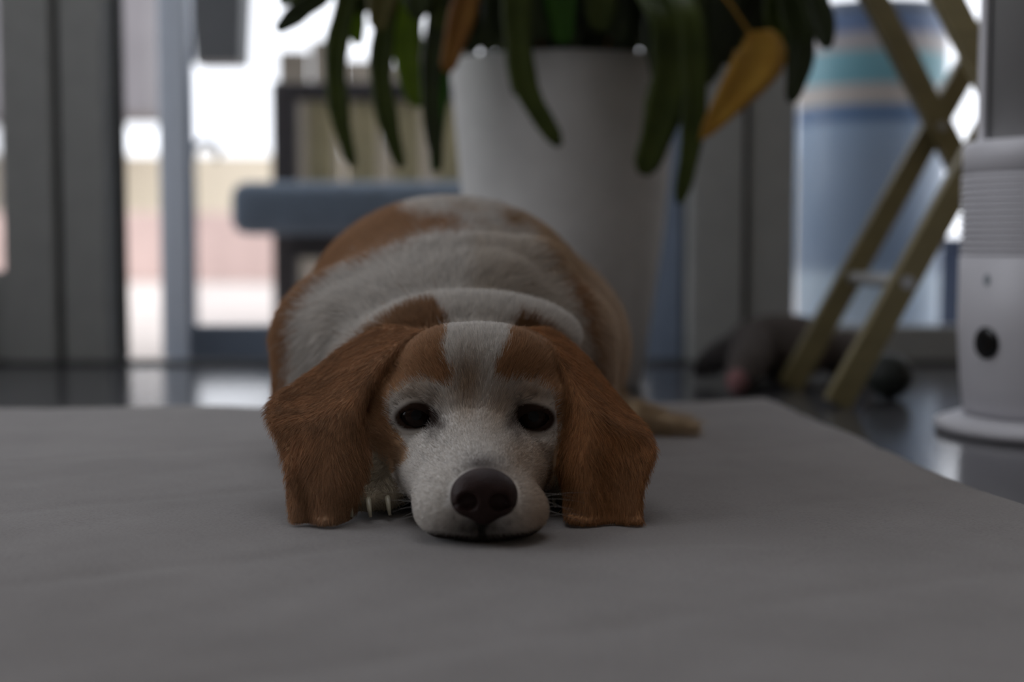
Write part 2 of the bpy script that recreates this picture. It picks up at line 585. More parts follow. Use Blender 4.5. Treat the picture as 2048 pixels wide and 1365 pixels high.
def make_rug():
    # corner and edges measured on the photograph
    c = np.array([0.305, 1.655])           # far right corner
    e1 = np.array([-1.0, -0.055])          # along the far edge, to the left
    e2 = np.array([0.125, -1.0])           # along the right edge, to the viewer
    e1 /= np.linalg.norm(e1)
    e2 /= np.linalg.norm(e2)
    L1, L2 = 1.62, 2.3
    n1, n2 = 260, 340
    u = np.linspace(0, 1, n1)
    v = np.linspace(0, 1, n2)
    U, V = np.meshgrid(u, v, indexing='ij')
    X = c[0] + e1[0] * U * L1 + e2[0] * V * L2
    Y = c[1] + e1[1] * U * L1 + e2[1] * V * L2
    # slightly wavy border
    X = X + (1 - U) ** 8 * .008 * np.sin(V * 21)
    Y = Y + (1 - V) ** 8 * .006 * np.sin(U * 17)
    # quilting grooves in a lattice of diamonds
    p = .30
    q1 = (X * .96 + Y * .28) / p + .18
    q2 = (-X * .45 + Y * .9) / (p * .75) + .35
    g1 = np.abs(q1 - np.round(q1)) * p
    g2 = np.abs(q2 - np.round(q2)) * p
    Z = -.0010 * np.exp(-(g1 / .016) ** 2) - .0010 * np.exp(-(g2 / .016) ** 2)
    Z += .0018 * fbm(X * 1.2, Y * 1.2, 3) + .0013 * fbm(X * 3, Y * 3, 5) - .0006
    edge = np.minimum(np.minimum(U * L1, (1 - U) * L1), np.minimum(V * L2, (1 - V) * L2))
    Z -= .007 * np.exp(-(edge / .012) ** 2)
    # raised corner
    dc = np.hypot(X - c[0], Y - c[1])
    Z += .006 * np.exp(-(dc / .07) ** 2)
    Z = np.minimum(Z, .006)
    Z = np.where((Y > .86) & (Y < 1.62) & (X > -.25) & (X < .2), np.minimum(Z, .0), Z)
    idx = np.arange(n1 * n2).reshape(n1, n2)
    verts = np.stack([X, Y, Z], -1).reshape(-1, 3)
    faces = np.stack([idx[:-1, :-1], idx[:-1, 1:], idx[1:, 1:], idx[1:, :-1]], -1).reshape(-1, 4)
    # skirt down to the floor
    ring = np.concatenate([idx[:, 0], idx[-1, 1:], idx[-2::-1, -1], idx[0, -2:0:-1]])
    low = verts[ring].copy()
    low[:, 2] = -.0149
    nb_ = len(verts)
    verts = np.concatenate([verts, low])
    m = len(ring)
    sk = [(ring[i], ring[(i + 1) % m], nb_ + (i + 1) % m, nb_ + i) for i in range(m)]
    faces = faces.tolist() + sk + [tuple(nb_ + i for i in range(m))]
    me = mesh_from('rug', verts, faces)
    return me


def rug_mat():
    m, nt, p = new_mat('suede_rug')
    tc = nt.nodes.new('ShaderNodeTexCoord')
    n1 = nt.nodes.new('ShaderNodeTexNoise')
    n1.inputs['Scale'].default_value = 7
    n1.inputs['Detail'].default_value = 5
    n2 = nt.nodes.new('ShaderNodeTexNoise')
    n2.inputs['Scale'].default_value = 900
    n2.inputs['Detail'].default_value = 3
    mp = nt.nodes.new('ShaderNodeMapping')
    mp.inputs['Scale'].default_value = (.55, 1, 1)
    nt.links.new(tc.outputs['Object'], mp.inputs[0])
    nt.links.new(tc.outputs['Object'], n1.inputs['Vector'])
    nt.links.new(mp.outputs[0], n2.inputs['Vector'])
    r1 = nt.nodes.new('ShaderNodeValToRGB')
    r1.color_ramp.elements[0].position = .35
    r1.color_ramp.elements[1].position = .68
    r1.color_ramp.elements[0].color = (.262, .242, .232, 1)
    r1.color_ramp.elements[1].color = (.310, .288, .277, 1)
    r2 = nt.nodes.new('ShaderNodeValToRGB')
    r2.color_ramp.elements[0].position = .25
    r2.color_ramp.elements[1].position = .55
    r2.color_ramp.elements[0].color = (.55, .55, .55, 1)
    r2.color_ramp.elements[1].color = (1, 1, 1, 1)
    mx = nt.nodes.new('ShaderNodeMix')
    mx.data_type = 'RGBA'
    mx.blend_type = 'MULTIPLY'
    mx.inputs[0].default_value = .7
    nt.links.new(n1.outputs['Fac'], r1.inputs[0])
    nt.links.new(n2.outputs['Fac'], r2.inputs[0])
    nt.links.new(r1.outputs[0], mx.inputs[6])
    nt.links.new(r2.outputs[0], mx.inputs[7])
    nt.links.new(mx.outputs[2], p.inputs['Base Color'])
    p.inputs['Roughness'].default_value = .95
    p.inputs['Specular IOR Level'].default_value = .1
    p.inputs['Sheen Weight'].default_value = .25
    p.inputs['Sheen Roughness'].default_value = .5
    b = nt.nodes.new('ShaderNodeBump')
    b.inputs['Strength'].default_value = .35
    b.inputs['Distance'].default_value = .001
    nt.links.new(n2.outputs['Fac'], b.inputs['Height'])
    nt.links.new(b.outputs[0], p.inputs['Normal'])
    return m


rug = link('rug', make_rug(), rug_mat(), smooth=True)
tag(rug, 'large grey taupe suede rug the dog lies on', 'rug')

# ================================================================== POTTED PLANT
M['pot'] = mat('white_matte_pot', (0.66, 0.65, 0.63), 0.75, var=0.05, vscale=30, bump=0.5, bscale=260)
M['soil'] = mat('dark_soil', (0.03, 0.022, 0.016), 0.95, var=0.3, vscale=60, bump=.8, bscale=90)
PY = 1.96
PC = Vector((bx(1128, PY), PY, -.015))
pl = empty('potted_plant', PC)
tag(pl, 'drooping strap leaved green plant in a tall white tapered pot', 'potted plant')
zrim = W(1128, 98, PY - .15).z + .015
rt, rb = .158, .108
prof = [(0, 0), (rb - .006, 0), (rb, .006), (rb + (rt - rb) * .5 + .004, zrim * .5), (rt - .004, zrim - .03), (rt, zrim - .004),
        (rt - .003, zrim), (rt - .012, zrim), (rt - .014, zrim - .05), (0.0, zrim - .052)]
MB().lathe(prof, (0, 0, 0), 64).build('pot', M['pot'], pl, smooth=True)
mb = MB()
nn = 24
mb.add([(0, 0, zrim - .03)] + [((rt - .013) * math.cos(6.2832 * i / nn), (rt - .013) * math.sin(6.2832 * i / nn), zrim - .035) for i in
                              range(nn)], [(0, 1 + i, 1 + (i + 1) % nn) for i in range(nn)])
mb.build('soil', M['soil'], pl)


def leaf_mat(name, c1, c2, tr):
    m = bpy.data.materials.new(name)
    m.use_nodes = True
    nt = m.node_tree
    p = nt.nodes['Principled BSDF']
    out = nt.nodes['Material Output']
    tc = nt.nodes.new('ShaderNodeTexCoord')
    n = nt.nodes.new('ShaderNodeTexNoise')
    n.inputs['Scale'].default_value = 25
    r = nt.nodes.new('ShaderNodeValToRGB')
    r.color_ramp.elements[0].position = .35
    r.color_ramp.elements[1].position = .65
    r.color_ramp.elements[0].color = (*c1, 1)
    r.color_ramp.elements[1].color = (*c2, 1)
    nt.links.new(tc.outputs['Object'], n.inputs['Vector'])
    nt.links.new(n.outputs['Fac'], r.inputs[0])
    nt.links.new(r.outputs[0], p.inputs['Base Color'])
    p.inputs['Roughness'].default_value = .38
    t = nt.nodes.new('ShaderNodeBsdfTranslucent')
    nt.links.new(r.outputs[0], t.inputs[0])
    mx = nt.nodes.new('ShaderNodeMixShader')
    mx.inputs[0].default_value = tr
    nt.links.new(p.outputs[0], mx.inputs[1])
    nt.links.new(t.outputs[0], mx.inputs[2])
    nt.links.new(mx.outputs[0], out.inputs[0])
    return m


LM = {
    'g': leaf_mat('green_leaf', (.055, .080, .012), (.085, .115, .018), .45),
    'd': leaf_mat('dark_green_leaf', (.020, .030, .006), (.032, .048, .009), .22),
    'b': leaf_mat('backlit_green_leaf', (.20, .28, .04), (.27, .36, .06), .6),  # brighter green: light from behind is put into the colour
    'v': leaf_mat('vivid_green_leaf', (.05, .17, .015), (.07, .21, .02), .45),
    'y': leaf_mat('yellow_leaf', (.42, .22, .025), (.50, .29, .04), .3),
    'o': leaf_mat('orange_brown_leaf', (.24, .10, .018), (.32, .15, .025), .3),
    'l': leaf_mat('olive_leaf', (.11, .10, .025), (.16, .14, .04), .35),
}


def leaf(path, width, key, kind='strap', twist=0.0, seed=0):
    """one leaf: a thin blade swept along path (world points), width in metres"""
    pts = catmull(path, 26)
    n = len(pts)
    T = np.gradient(pts, axis=0)
    T /= np.linalg.norm(T, axis=1)[:, None]
    rr = random.Random(seed)
    side0 = np.array([math.cos(twist), math.sin(twist), 0.0])
    t = np.linspace(0, 1, n)
    if kind == 'strap':
        w = np.clip(.14 + 1.1 * np.clip(t - .12, 0, 1) / .35, .14, 1) * np.sqrt(np.clip(1 - ((t - .55) / .46).clip(0, 1) ** 3.2, 0, 1))
        w = w * (1 + .08 * np.sin(t * 38 + rr.uniform(0, 6)))
    else:                       # ovate blade on a long stalk
        s = ((t - .52) / .48).clip(0, 1)
        w = np.where(t < .52, .05, .05 + 1.0 * np.sin(np.pi * s ** .62) ** .8)
    w = np.maximum(w, .015) * width / 2
    vs, fs = [], []
    for i in range(n):
        s = side0 - T[i] * side0.dot(T[i])
        s /= np.linalg.norm(s)
        nn_ = np.cross(T[i], s)
        for j, (a, dz) in enumerate(((-1, .22), (-.5, .06), (0, -.06), (.5, .06), (1, .22))):
            base = pts[i] + s * a * w[i] + nn_ * dz * w[i]
            vs.append(base + nn_ * .0009)
        for j, (a, dz) in enumerate(((1, .22), (.5, .06), (0, -.14), (-.5, .06), (-1, .22))):
            base = pts[i] + s * a * w[i] + nn_ * dz * w[i]
            vs.append(base - nn_ * .0009)
    m = 10
    for i in range(n - 1):
        for j in range(m):
            j2 = (j + 1) % m
            fs.append((i * m + j, i * m + j2, (i + 1) * m + j2, (i + 1) * m + j))
    fs.append(tuple(range(m))[::-1])
    fs.append(tuple(range((n - 1) * m, n * m)))
    vs = [np.array(v) - np.array(PC) for v in vs]
    return link('leaf', mesh_from('leaf', vs, fs), LM[key], pl, smooth=True)


def px_leaf(pts, wpx, key, Y, kind='strap', twist=0.0, seed=0, apex=None):
    """leaf that springs from the pot, arches over and hangs through the measured points"""
    vis = [W(x, y, Y) for x, y in pts]
    f = vis[0]
    root = Vector((PC.x + (f.x - PC.x) * .22, PC.y + (f.y - PC.y) * .25, zrim - .06))
    ap = Vector((PC.x + (f.x - PC.x) * .62, PC.y + (f.y - PC.y) * .6, max(f.z + .05, zrim + .10))) if apex is None else apex
    path = [root, (root + ap) / 2 + Vector((0, 0, .035)), ap] + vis
    return leaf([tuple(p) for p in path], wpx * Y / FPX, key, kind, twist, seed)


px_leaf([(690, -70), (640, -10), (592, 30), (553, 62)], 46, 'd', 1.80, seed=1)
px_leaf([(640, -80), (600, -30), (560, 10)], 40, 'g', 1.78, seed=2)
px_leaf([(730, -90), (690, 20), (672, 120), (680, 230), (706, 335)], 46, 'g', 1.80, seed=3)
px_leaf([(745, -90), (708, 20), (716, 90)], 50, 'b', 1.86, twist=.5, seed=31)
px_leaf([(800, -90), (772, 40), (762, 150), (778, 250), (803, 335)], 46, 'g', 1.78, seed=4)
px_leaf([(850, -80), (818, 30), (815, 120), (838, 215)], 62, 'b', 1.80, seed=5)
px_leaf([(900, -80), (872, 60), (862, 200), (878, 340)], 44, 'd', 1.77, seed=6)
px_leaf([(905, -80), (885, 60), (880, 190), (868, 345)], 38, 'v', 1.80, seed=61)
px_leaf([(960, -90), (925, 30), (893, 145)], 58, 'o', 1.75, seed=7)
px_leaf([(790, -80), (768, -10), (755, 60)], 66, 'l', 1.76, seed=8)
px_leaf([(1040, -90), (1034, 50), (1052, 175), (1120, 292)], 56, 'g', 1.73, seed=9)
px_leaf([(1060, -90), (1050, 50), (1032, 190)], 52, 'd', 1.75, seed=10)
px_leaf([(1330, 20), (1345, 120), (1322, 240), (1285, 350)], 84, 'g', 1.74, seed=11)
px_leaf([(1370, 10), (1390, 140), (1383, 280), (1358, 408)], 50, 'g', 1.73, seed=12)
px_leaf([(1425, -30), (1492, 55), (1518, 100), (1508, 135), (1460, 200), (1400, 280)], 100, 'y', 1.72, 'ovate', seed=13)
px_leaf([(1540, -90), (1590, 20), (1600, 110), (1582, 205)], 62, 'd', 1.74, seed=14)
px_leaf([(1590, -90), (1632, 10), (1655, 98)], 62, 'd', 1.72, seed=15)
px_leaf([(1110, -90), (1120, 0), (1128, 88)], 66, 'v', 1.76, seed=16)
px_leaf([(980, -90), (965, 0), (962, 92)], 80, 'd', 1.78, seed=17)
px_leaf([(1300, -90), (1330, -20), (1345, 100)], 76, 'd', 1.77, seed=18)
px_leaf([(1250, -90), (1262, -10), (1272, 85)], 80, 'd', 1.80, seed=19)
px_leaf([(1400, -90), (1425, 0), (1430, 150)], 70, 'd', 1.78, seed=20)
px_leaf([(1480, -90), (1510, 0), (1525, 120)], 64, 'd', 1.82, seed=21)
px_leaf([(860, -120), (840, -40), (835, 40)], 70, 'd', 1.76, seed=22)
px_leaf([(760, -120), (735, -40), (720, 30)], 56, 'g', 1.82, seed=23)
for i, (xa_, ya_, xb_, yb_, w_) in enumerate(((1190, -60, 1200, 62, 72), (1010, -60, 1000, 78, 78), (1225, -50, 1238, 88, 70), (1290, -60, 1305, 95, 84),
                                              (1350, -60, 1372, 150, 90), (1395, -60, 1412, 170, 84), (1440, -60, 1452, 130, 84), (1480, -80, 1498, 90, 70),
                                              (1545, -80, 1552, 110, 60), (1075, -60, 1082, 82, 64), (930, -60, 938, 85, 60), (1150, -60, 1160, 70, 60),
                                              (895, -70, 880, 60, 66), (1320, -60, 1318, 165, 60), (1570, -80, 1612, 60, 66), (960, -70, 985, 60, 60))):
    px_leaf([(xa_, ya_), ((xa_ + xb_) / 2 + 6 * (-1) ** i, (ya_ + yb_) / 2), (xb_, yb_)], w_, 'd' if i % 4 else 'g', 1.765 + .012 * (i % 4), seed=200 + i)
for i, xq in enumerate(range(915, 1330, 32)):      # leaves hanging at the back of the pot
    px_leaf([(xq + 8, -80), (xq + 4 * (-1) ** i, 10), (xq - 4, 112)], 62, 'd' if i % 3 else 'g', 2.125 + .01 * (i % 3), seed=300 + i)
rr = random.Random(5)
for i in range(24):           # the upper crown, mostly above the picture
    th = rr.uniform(0, 2 * math.pi)
    rad = rr.uniform(.08, .34)
    drop = rr.uniform(.02, .22)
    h = rr.uniform(.10, .34)
    root = Vector((PC.x + .07 * math.cos(th), PC.y + .07 * math.sin(th), zrim - .06))
    ap = root + Vector((rad * .5 * math.cos(th), rad * .5 * math.sin(th), .05 + h))
    tip = Vector((PC.x + rad * math.cos(th), min(PC.y + rad * math.sin(th), 2.24), max(zrim + h - drop, zrim + .02)))
    if tip.y < 1.9 and tip.z < zrim + .12:
        tip.z = zrim + .12
    mid = (ap * .5 + tip * .5) + Vector((rad * .15 * math.cos(th), rad * .08 * math.sin(th), .03))
    mid.y = min(mid.y, 2.23)
    ap.y = min(ap.y, 2.2)
    leaf([tuple(root), tuple((root + ap) / 2 + Vector((0, 0, .02))), tuple(ap), tuple(mid), tuple(tip)], rr.uniform(.035, .055),
         rr.choice('dddgd'), twist=th + 1.57, seed=100 + i)

# ================================================================== FOLDING STAND
M['gold'] = mat('golden_wood', (0.21, 0.17, 0.072), 0.42, spec=0.5, var=0.1, vscale=10, stretch=(1, 1, 6))
M['rung'] = mat('pale_metal', (0.45, 0.45, 0.44), 0.35, metal=.6, var=.05)
FT = Vector((.57, 1.8, -.015))
ft = empty('folding_stand', FT)
tag(ft, 'golden wooden folding tray stand with crossed legs', 'folding stand')
zc_, half = .335, .186
Ht = .685
for (cx, cy, s) in ((bx(1865, 1.9), 1.9, .535), (bx(1992, 1.7), 1.7, .53)):
    for sgn in (1, -1):
        lo_ = Vector((cx - sgn * s * (zc_ + .015), cy + sgn * .0135, -.015 + .012))
        hi_ = Vector((cx + sgn * s * (Ht - zc_), cy + sgn * .0135, Ht))
        lo_.z = -.012
        MB(FT).bar(lo_, hi_, .030, .025).build('leg', M['gold'], ft)
    MB(FT).tube([(cx, cy - .03, zc_), (cx, cy + .03, zc_)], .006, 10).build('pivot', M['rung'], ft)
cxa, cxb = bx(1865, 1.9), bx(1992, 1.7)
zz = W(1715, 556, 1.9).z
xa = cxa - .535 * (zc_ - zz)
xb_ = cxb - .53 * (zc_ - zz)
MB(FT).tube([(xb_, 1.70, zz), (xa, 1.9, zz)], .0085, 12).build('rung', M['rung'], ft)
xa = cxa + .535 * (zc_ - zz)
xb_ = cxb + .53 * (zc_ - zz)
MB(FT).tube([(xb_, 1.69, zz), (xa, 1.88, zz)], .0085, 12).build('rung', M['rung'], ft)
for sgn in (1, -1):
    MB(FT).bar((cxb + sgn * .53 * (Ht - zc_), 1.67, Ht + .008), (cxa + sgn * .535 * (Ht - zc_), 1.93, Ht + .008), .028, .022, (0, 0, 1)).build('top_rail', M['gold'], ft)

# ================================================================== TOWER FAN
M['fanwhite'] = mat('white_plastic', (0.78, 0.77, 0.81), 0.4, spec=0.5, var=0.02, vscale=10)
M['fangrey'] = mat('silver_grey_plastic', (0.30, 0.295, 0.29), 0.45, spec=0.4, var=0.03, vscale=10)
M['fanslot'] = mat('slot_grey', (0.42, 0.41, 0.43), 0.6, var=0.02)
M['display'] = mat('black_display', (0.012, 0.013, 0.014), 0.15, var=0.1)
FY = 1.49
FX = bx(2118, FY)
FC = Vector((FX, FY, -.015))
fan = empty('tower_fan', FC)
tag(fan, 'white tower fan with black round display and grey air outlet', 'fan')


def fzz(py):
    return W(1935, py, FY).z + .015


RF = (2118 - 1925) / FPX * FY
zb = fzz(866)
MB().lathe([(0, 0), (.118, 0), (.123, .004), (.122, .011), (.105, .017), (.090, .020), (0, .020)], (0, 0, 0), 56).build('base_plate',
                                                                                               M['fanwhite'], fan, smooth=True)
z1_, z2_, z3_, z4_ = fzz(822), fzz(515), fzz(345), fzz(284)
MB().lathe([(.0, .019), (.089, .019), (.090, .022), (RF * .925, .03), (RF * .93, z1_ - .002), (RF * .922, z1_ - .001), (RF * .922, z1_ + .001),
            (RF * .93, z1_ + .002), (RF * .965, z1_ + .03), (RF, z1_ + .085), (RF, z2_), (RF * .98, z2_ + .002), (0, z2_ + .002)], (0, 0, 0),
           64).build('lower_body', M['fanwhite'], fan, smooth=True)
MB().lathe([(RF * .965, z2_), (RF * .965, z3_)], (0, 0, 0), 64).build('shroud_core', M['fanslot'], fan, smooth=True)
ns = 13
for i in range(ns):
    za = z2_ + .003 + (z3_ - z2_ - .004) * i / ns
    h = (z3_ - z2_) / ns * .62
    MB().lathe([(RF * .962, za), (RF * .992, za), (RF * .996, za + h * .5), (RF * .992, za + h), (RF * .962, za + h)], (0, 0, 0), 56).build(
        'shroud_ring', M['fanwhite'], fan, smooth=True)
MB().lathe([(RF * .96, z3_), (RF * .985, z3_), (RF * .985, z4_ - .006), (RF * .96, z4_), (RF * .5, z4_ + .004), (0, z4_ + .004)], (0, 0, 0), 64) \
    .build('collar', M['fanwhite'], fan, smooth=True)
# display on the left front of the cylinder
ang = min((abs(1024 + FPX * (FX - RF * math.sin(a_)) / (FY - RF * math.cos(a_)) - 1974), a_) for a_ in [i * .002 for i in range(300, 760)])[1]
zdisp = fzz(680)
mb = MB()
rd = .0165
vs, fs = [], []
for ring, (rad, out) in enumerate(((0, .0022), (.6, .0022), (.92, .0020), (1.0, .0004))):
    for k in range(32):
        th = 2 * math.pi * k / 32
        sx, szz = rd * rad * math.cos(th), rd * rad * math.sin(th)
        a_ = -math.pi / 2 - ang + sx / RF
        vs.append(((RF + out) * math.cos(a_), (RF + out) * math.sin(a_), zdisp + szz))
for r in range(3):
    for k in range(32):
        k2 = (k + 1) % 32
        fs.append((r * 32 + k, r * 32 + k2, (r + 1) * 32 + k2, (r + 1) * 32 + k))
mb.add(vs, fs)
mb.build('display', M['display'], fan, smooth=True)
zl = fzz(558)
vs = []
for k in range(20):
    th = 2 * math.pi * k / 20
    a_ = -math.pi / 2 - ang + .0045 * math.cos(th) / RF
    vs.append(((RF + .0006) * math.cos(a_), (RF + .0006) * math.sin(a_), zl + .006 * math.sin(th)))
mb = MB()
mb.add(vs, [tuple(range(20))])
mb.build('badge', mat('faint_badge', (.36, .40, .44), .4, var=.02), fan)
# upper column: grey air outlet inside a white back shell
RG = (2118 - 1970) / FPX * FY
MB().lathe([(RG * .5, z4_ + .002), (RG, z4_ + .002), (RG, z4_ + .50), (RG * .95, z4_ + .515), (0, z4_ + .52)], (0, 0, 0), 56).build(
    'air_outlet', M['fangrey'], fan, smooth=True)
vs, fs = [], []
RS = (2118 - 1955) / FPX * FY
n = 40
for k in range(n + 1):
    a_ = -.05 + (math.pi + .1) * k / n
    for rad, zq in ((RS - .004, z4_), (RS, z4_), (RS, z4_ + .52), (RS - .004, z4_ + .52)):
        vs.append((rad * math.cos(a_), rad * math.sin(a_), zq))
for k in range(n):
    for q in range(4):
        q2 = (q + 1) % 4
        fs.append((k * 4 + q, (k + 1) * 4 + q, (k + 1) * 4 + q2, k * 4 + q2))
fs += [(0, 1, 2, 3), (n * 4 + 3, n * 4 + 2, n * 4 + 1, n * 4)]
b_ = MB()
b_.add(vs, fs)
b_.build('back_shell', M['fanwhite'], fan, smooth=False)

# ================================================================== PLUSH TOY AND BALL
M['plush'] = mat('grey_brown_plush', (0.105, 0.088, 0.080), 0.95, var=0.15, vscale=40, bump=.6, bscale=200)
M['plushear'] = mat('grey_plush_ear', (0.15, 0.145, 0.15), 0.95, var=0.1, vscale=40, bump=.6, bscale=200)
M['pink'] = mat('pink_plush', (0.30, 0.15, 0.15), 0.95, var=0.1, vscale=40, bump=.4, bscale=200)
pb = W(1570, 740, 2.02)
PO = Vector((pb.x, 2.02, -.015))
toy = empty('plush_toy', PO)
tag(toy, 'grey brown plush toy animal with pink foot behind the rug', 'plush toy')
zg = -.015
body = MB(PO).ellipsoid((pb.x, 2.04, zg + .048), (.085, .062, .048), 24, 14)
body.tube([(pb.x - .05, 2.0, .035), (W(1490, 760, 1.93).x, 1.93, .012), (W(1475, 780, 1.85).x, 1.845, .005)], [.036, .026, .017], 14)
body.build('body', M['plush'], toy, smooth=True)
MB(PO).ellipsoid((W(1474, 788, 1.83).x, 1.832, .004), (.014, .014, .0165), 16, 10).build('foot', M['pink'], toy, smooth=True)
eb = MB()
ec = W(1425, 705, 2.02)
eb.ellipsoid((0, 0, 0), (.052, .014, .022), 20, 10)
ear_o = eb.build('ear', M['plushear'], toy, smooth=True)
ear_o.location = Vector((ec.x + .012, 1.99, ec.z)) - PO
ear_o.rotation_euler = (0, math.radians(-33), 0)
MB(PO).ellipsoid((pb.x + .095, 2.05, zg + .036), (.045, .045, .036), 18, 10).build('head', M['plush'], toy, smooth=True)

M['ball'] = mat('dark_rubber', (0.012, 0.016, 0.012), 0.6, var=.2, vscale=60, bump=.4, bscale=120)
bl = empty('rubber_ball', (bx(1782, 1.8), 1.8, -.015))
tag(bl, 'small black rubber ball between the crossed wooden legs', 'ball')
MB().ellipsoid((0, 0, .029), (.029, .029, .029), 28, 18).build('shell', M['ball'], bl, smooth=True)
MB().lathe([(.0288, .0275), (.0296, .0285), (.0296, .0305), (.0288, .0315)], (0, 0, 0), 32).build('seam', M['ball'], bl, smooth=True)

# ================================================================== THE DOG
def sd_ell(P, c, r):
    q = P - np.asarray(c, dtype=np.float32)
    r = np.asarray(r, dtype=np.float32)
    k0 = np.sqrt(((q / r) ** 2).sum(-1))
    k1 = np.sqrt(((q / (r * r)) ** 2).sum(-1))
    return k0 * (k0 - 1) / np.maximum(k1, 1e-6)


def sd_cone(P, a, b, ra, rb):
    a = np.asarray(a, dtype=np.float32)
    b = np.asarray(b, dtype=np.float32)
    ab = b - a
    t = np.clip(((P - a) @ ab) / float(ab @ ab), 0, 1)
    d = np.sqrt(((P - a - t[..., None] * ab) ** 2).sum(-1))
    return d - (ra + (rb - ra) * t)


def smin(a, b, k):
    h = np.maximum(k - np.abs(a - b), 0) / k
    return np.minimum(a, b) - h * h * k * .25


def smax(a, b, k):
    return -smin(-a, -b, k)


def axis(*segs):
    out = [np.array([segs[0][0]])]
    for a, b, d in segs:
        n = max(1, int(round((b - a) / d)))
        out.append(np.linspace(a, b, n + 1)[1:])
    return np.concatenate(out)


class Field:
    """signed distance grid; primitives are blended only where they matter"""

    def __init__(self, gx, gy, gz):
        self.g = (gx, gy, gz)
        self.v = np.full((len(gx), len(gy), len(gz)), .06, np.float32)

    def sub(self, lo, hi):
        s = []
        for g, a, b in zip(self.g, lo, hi):
            i0 = max(int(np.searchsorted(g, a)) - 1, 0)
            i1 = min(int(np.searchsorted(g, b)) + 1, len(g))
            s.append(slice(i0, max(i1, i0 + 1)))
        X, Y, Z = np.meshgrid(*[g[q] for g, q in zip(self.g, s)], indexing='ij')
        return tuple(s), np.stack([X, Y, Z], -1).astype(np.float32)

    def put(self, fn, lo, hi, k, m=.05):
        lo = np.asarray(lo) - m
        hi = np.asarray(hi) + m
        s, P = self.sub(lo, hi)
        self.v[s] = smin(self.v[s], fn(P), k)

    def cut(self, fn, lo, hi, k, m=.02):
        s, P = self.sub(np.asarray(lo) - m, np.asarray(hi) + m)
        self.v[s] = smax(self.v[s], -fn(P), k)

    def ell(self, c, r, k=.02):
        c, r = np.asarray(c), np.asarray(r)
        self.put(lambda P: sd_ell(P, c, r), c - r, c + r, k)

    def cone(self, a, b, ra, rb, k=.02):
        a, b = np.asarray(a), np.asarray(b)
        R = max(ra, rb)
        self.put(lambda P: sd_cone(P, a, b, ra, rb), np.minimum(a, b) - R, np.maximum(a, b) + R, k)


def surface_nets(v, gx, gy, gz):
    ins = v < 0
    c = [ins[i:ins.shape[0] - 1 + i, j:ins.shape[1] - 1 + j, k:ins.shape[2] - 1 + k] for i in (0, 1) for j in (0, 1) for k in (0, 1)]
    tot = sum(x.astype(np.int8) for x in c)
    act = np.argwhere((tot > 0) & (tot < 8))
    idx = -np.ones(tot.shape, np.int64)
    idx[act[:, 0], act[:, 1], act[:, 2]] = np.arange(len(act))
    corners = [(i, j, k) for i in (0, 1) for j in (0, 1) for k in (0, 1)]
    val = np.stack([v[act[:, 0] + i, act[:, 1] + j, act[:, 2] + k] for i, j, k in corners], 1)
    acc = np.zeros((len(act), 3))
    cnt = np.zeros(len(act))
    for a in range(8):
        for b in range(a + 1, 8):
            if sum(abs(p - q) for p, q in zip(corners[a], corners[b])) != 1:
                continue
            va, vb = val[:, a], val[:, b]
            m = (va < 0) != (vb < 0)
            t = np.where(m, va / np.where(m, va - vb, 1), 0)
            pos = np.array(corners[a])[None] + t[:, None] * (np.array(corners[b]) - np.array(corners[a]))[None]
            acc += pos * m[:, None]
            cnt += m
    loc = acc / cnt[:, None]
    G = []
    for ax, g in enumerate((gx, gy, gz)):
        i = act[:, ax]
        G.append(g[i] + loc[:, ax] * (g[i + 1] - g[i]))
    V = np.stack(G, 1)
    F = []
    for ax in range(3):
        sl0 = [slice(1, -1)] * 3
        sl1 = [slice(1, -1)] * 3
        sl0[ax] = slice(0, -1)
        sl1[ax] = slice(1, None)
        a, b = ins[tuple(sl0)], ins[tuple(sl1)]
        e = np.argwhere(a != b)
        flip = a[e[:, 0], e[:, 1], e[:, 2]]
        o = np.ones(3, int)
        o[ax] = 0
        e = e + o
        u_, w_ = [q for q in range(3) if q != ax]
        def cell(du, dw):
            q = e.copy()
            q[:, u_] -= du
            q[:, w_] -= dw
            return idx[q[:, 0], q[:, 1], q[:, 2]]
        quad = np.stack([cell(1, 1), cell(0, 1), cell(0, 0), cell(1, 0)], 1)
        if ax == 1:
            flip = ~flip
        quad[~flip] = quad[~flip][:, ::-1]
        F.append(quad)
    return V, np.concatenate(F)


def relax(V, F, n, lam=.5):
    E = np.concatenate([F[:, [0, 1]], F[:, [1, 2]], F[:, [2, 3]], F[:, [3, 0]]])
    E = np.concatenate([E, E[:, ::-1]])
    deg = np.bincount(E[:, 0], minlength=len(V)).astype(float)
    for _ in range(n):
        S = np.stack([np.bincount(E[:, 0], V[E[:, 1], a], len(V)) for a in range(3)], 1)
        V = V + lam * (S / deg[:, None] - V)
    return V


def face_frames(V, F):
    a, b, c, d = V[F[:, 0]], V[F[:, 1]], V[F[:, 2]], V[F[:, 3]]
    n = np.cross(c - a, d - b)
    A = np.linalg.norm(n, axis=1)
    return n / np.maximum(A, 1e-12)[:, None], A / 2


def wv(px, py, Y):
    return np.array(W(px, py, Y))


# ---- key points of the head
EYES = [wv(833, 831, .987), wv(1067, 834, .987)]
EYE_R = .0140
NOSE = wv(968, 992, .870)
HX = wv(950, 760, 1.04)[0]        # mid plane of the skull


def ear_points(rows, nu=46, nv=90):
    G = np.array([[wv(*p) for p in r] for r in rows])
    A = np.stack([catmull(G[i], nu) for i in range(len(G))])        # rows x nu
    B = np.stack([catmull(A[:, j], nv) for j in range(nu)], 1)      # nv x nu x 3
    return B


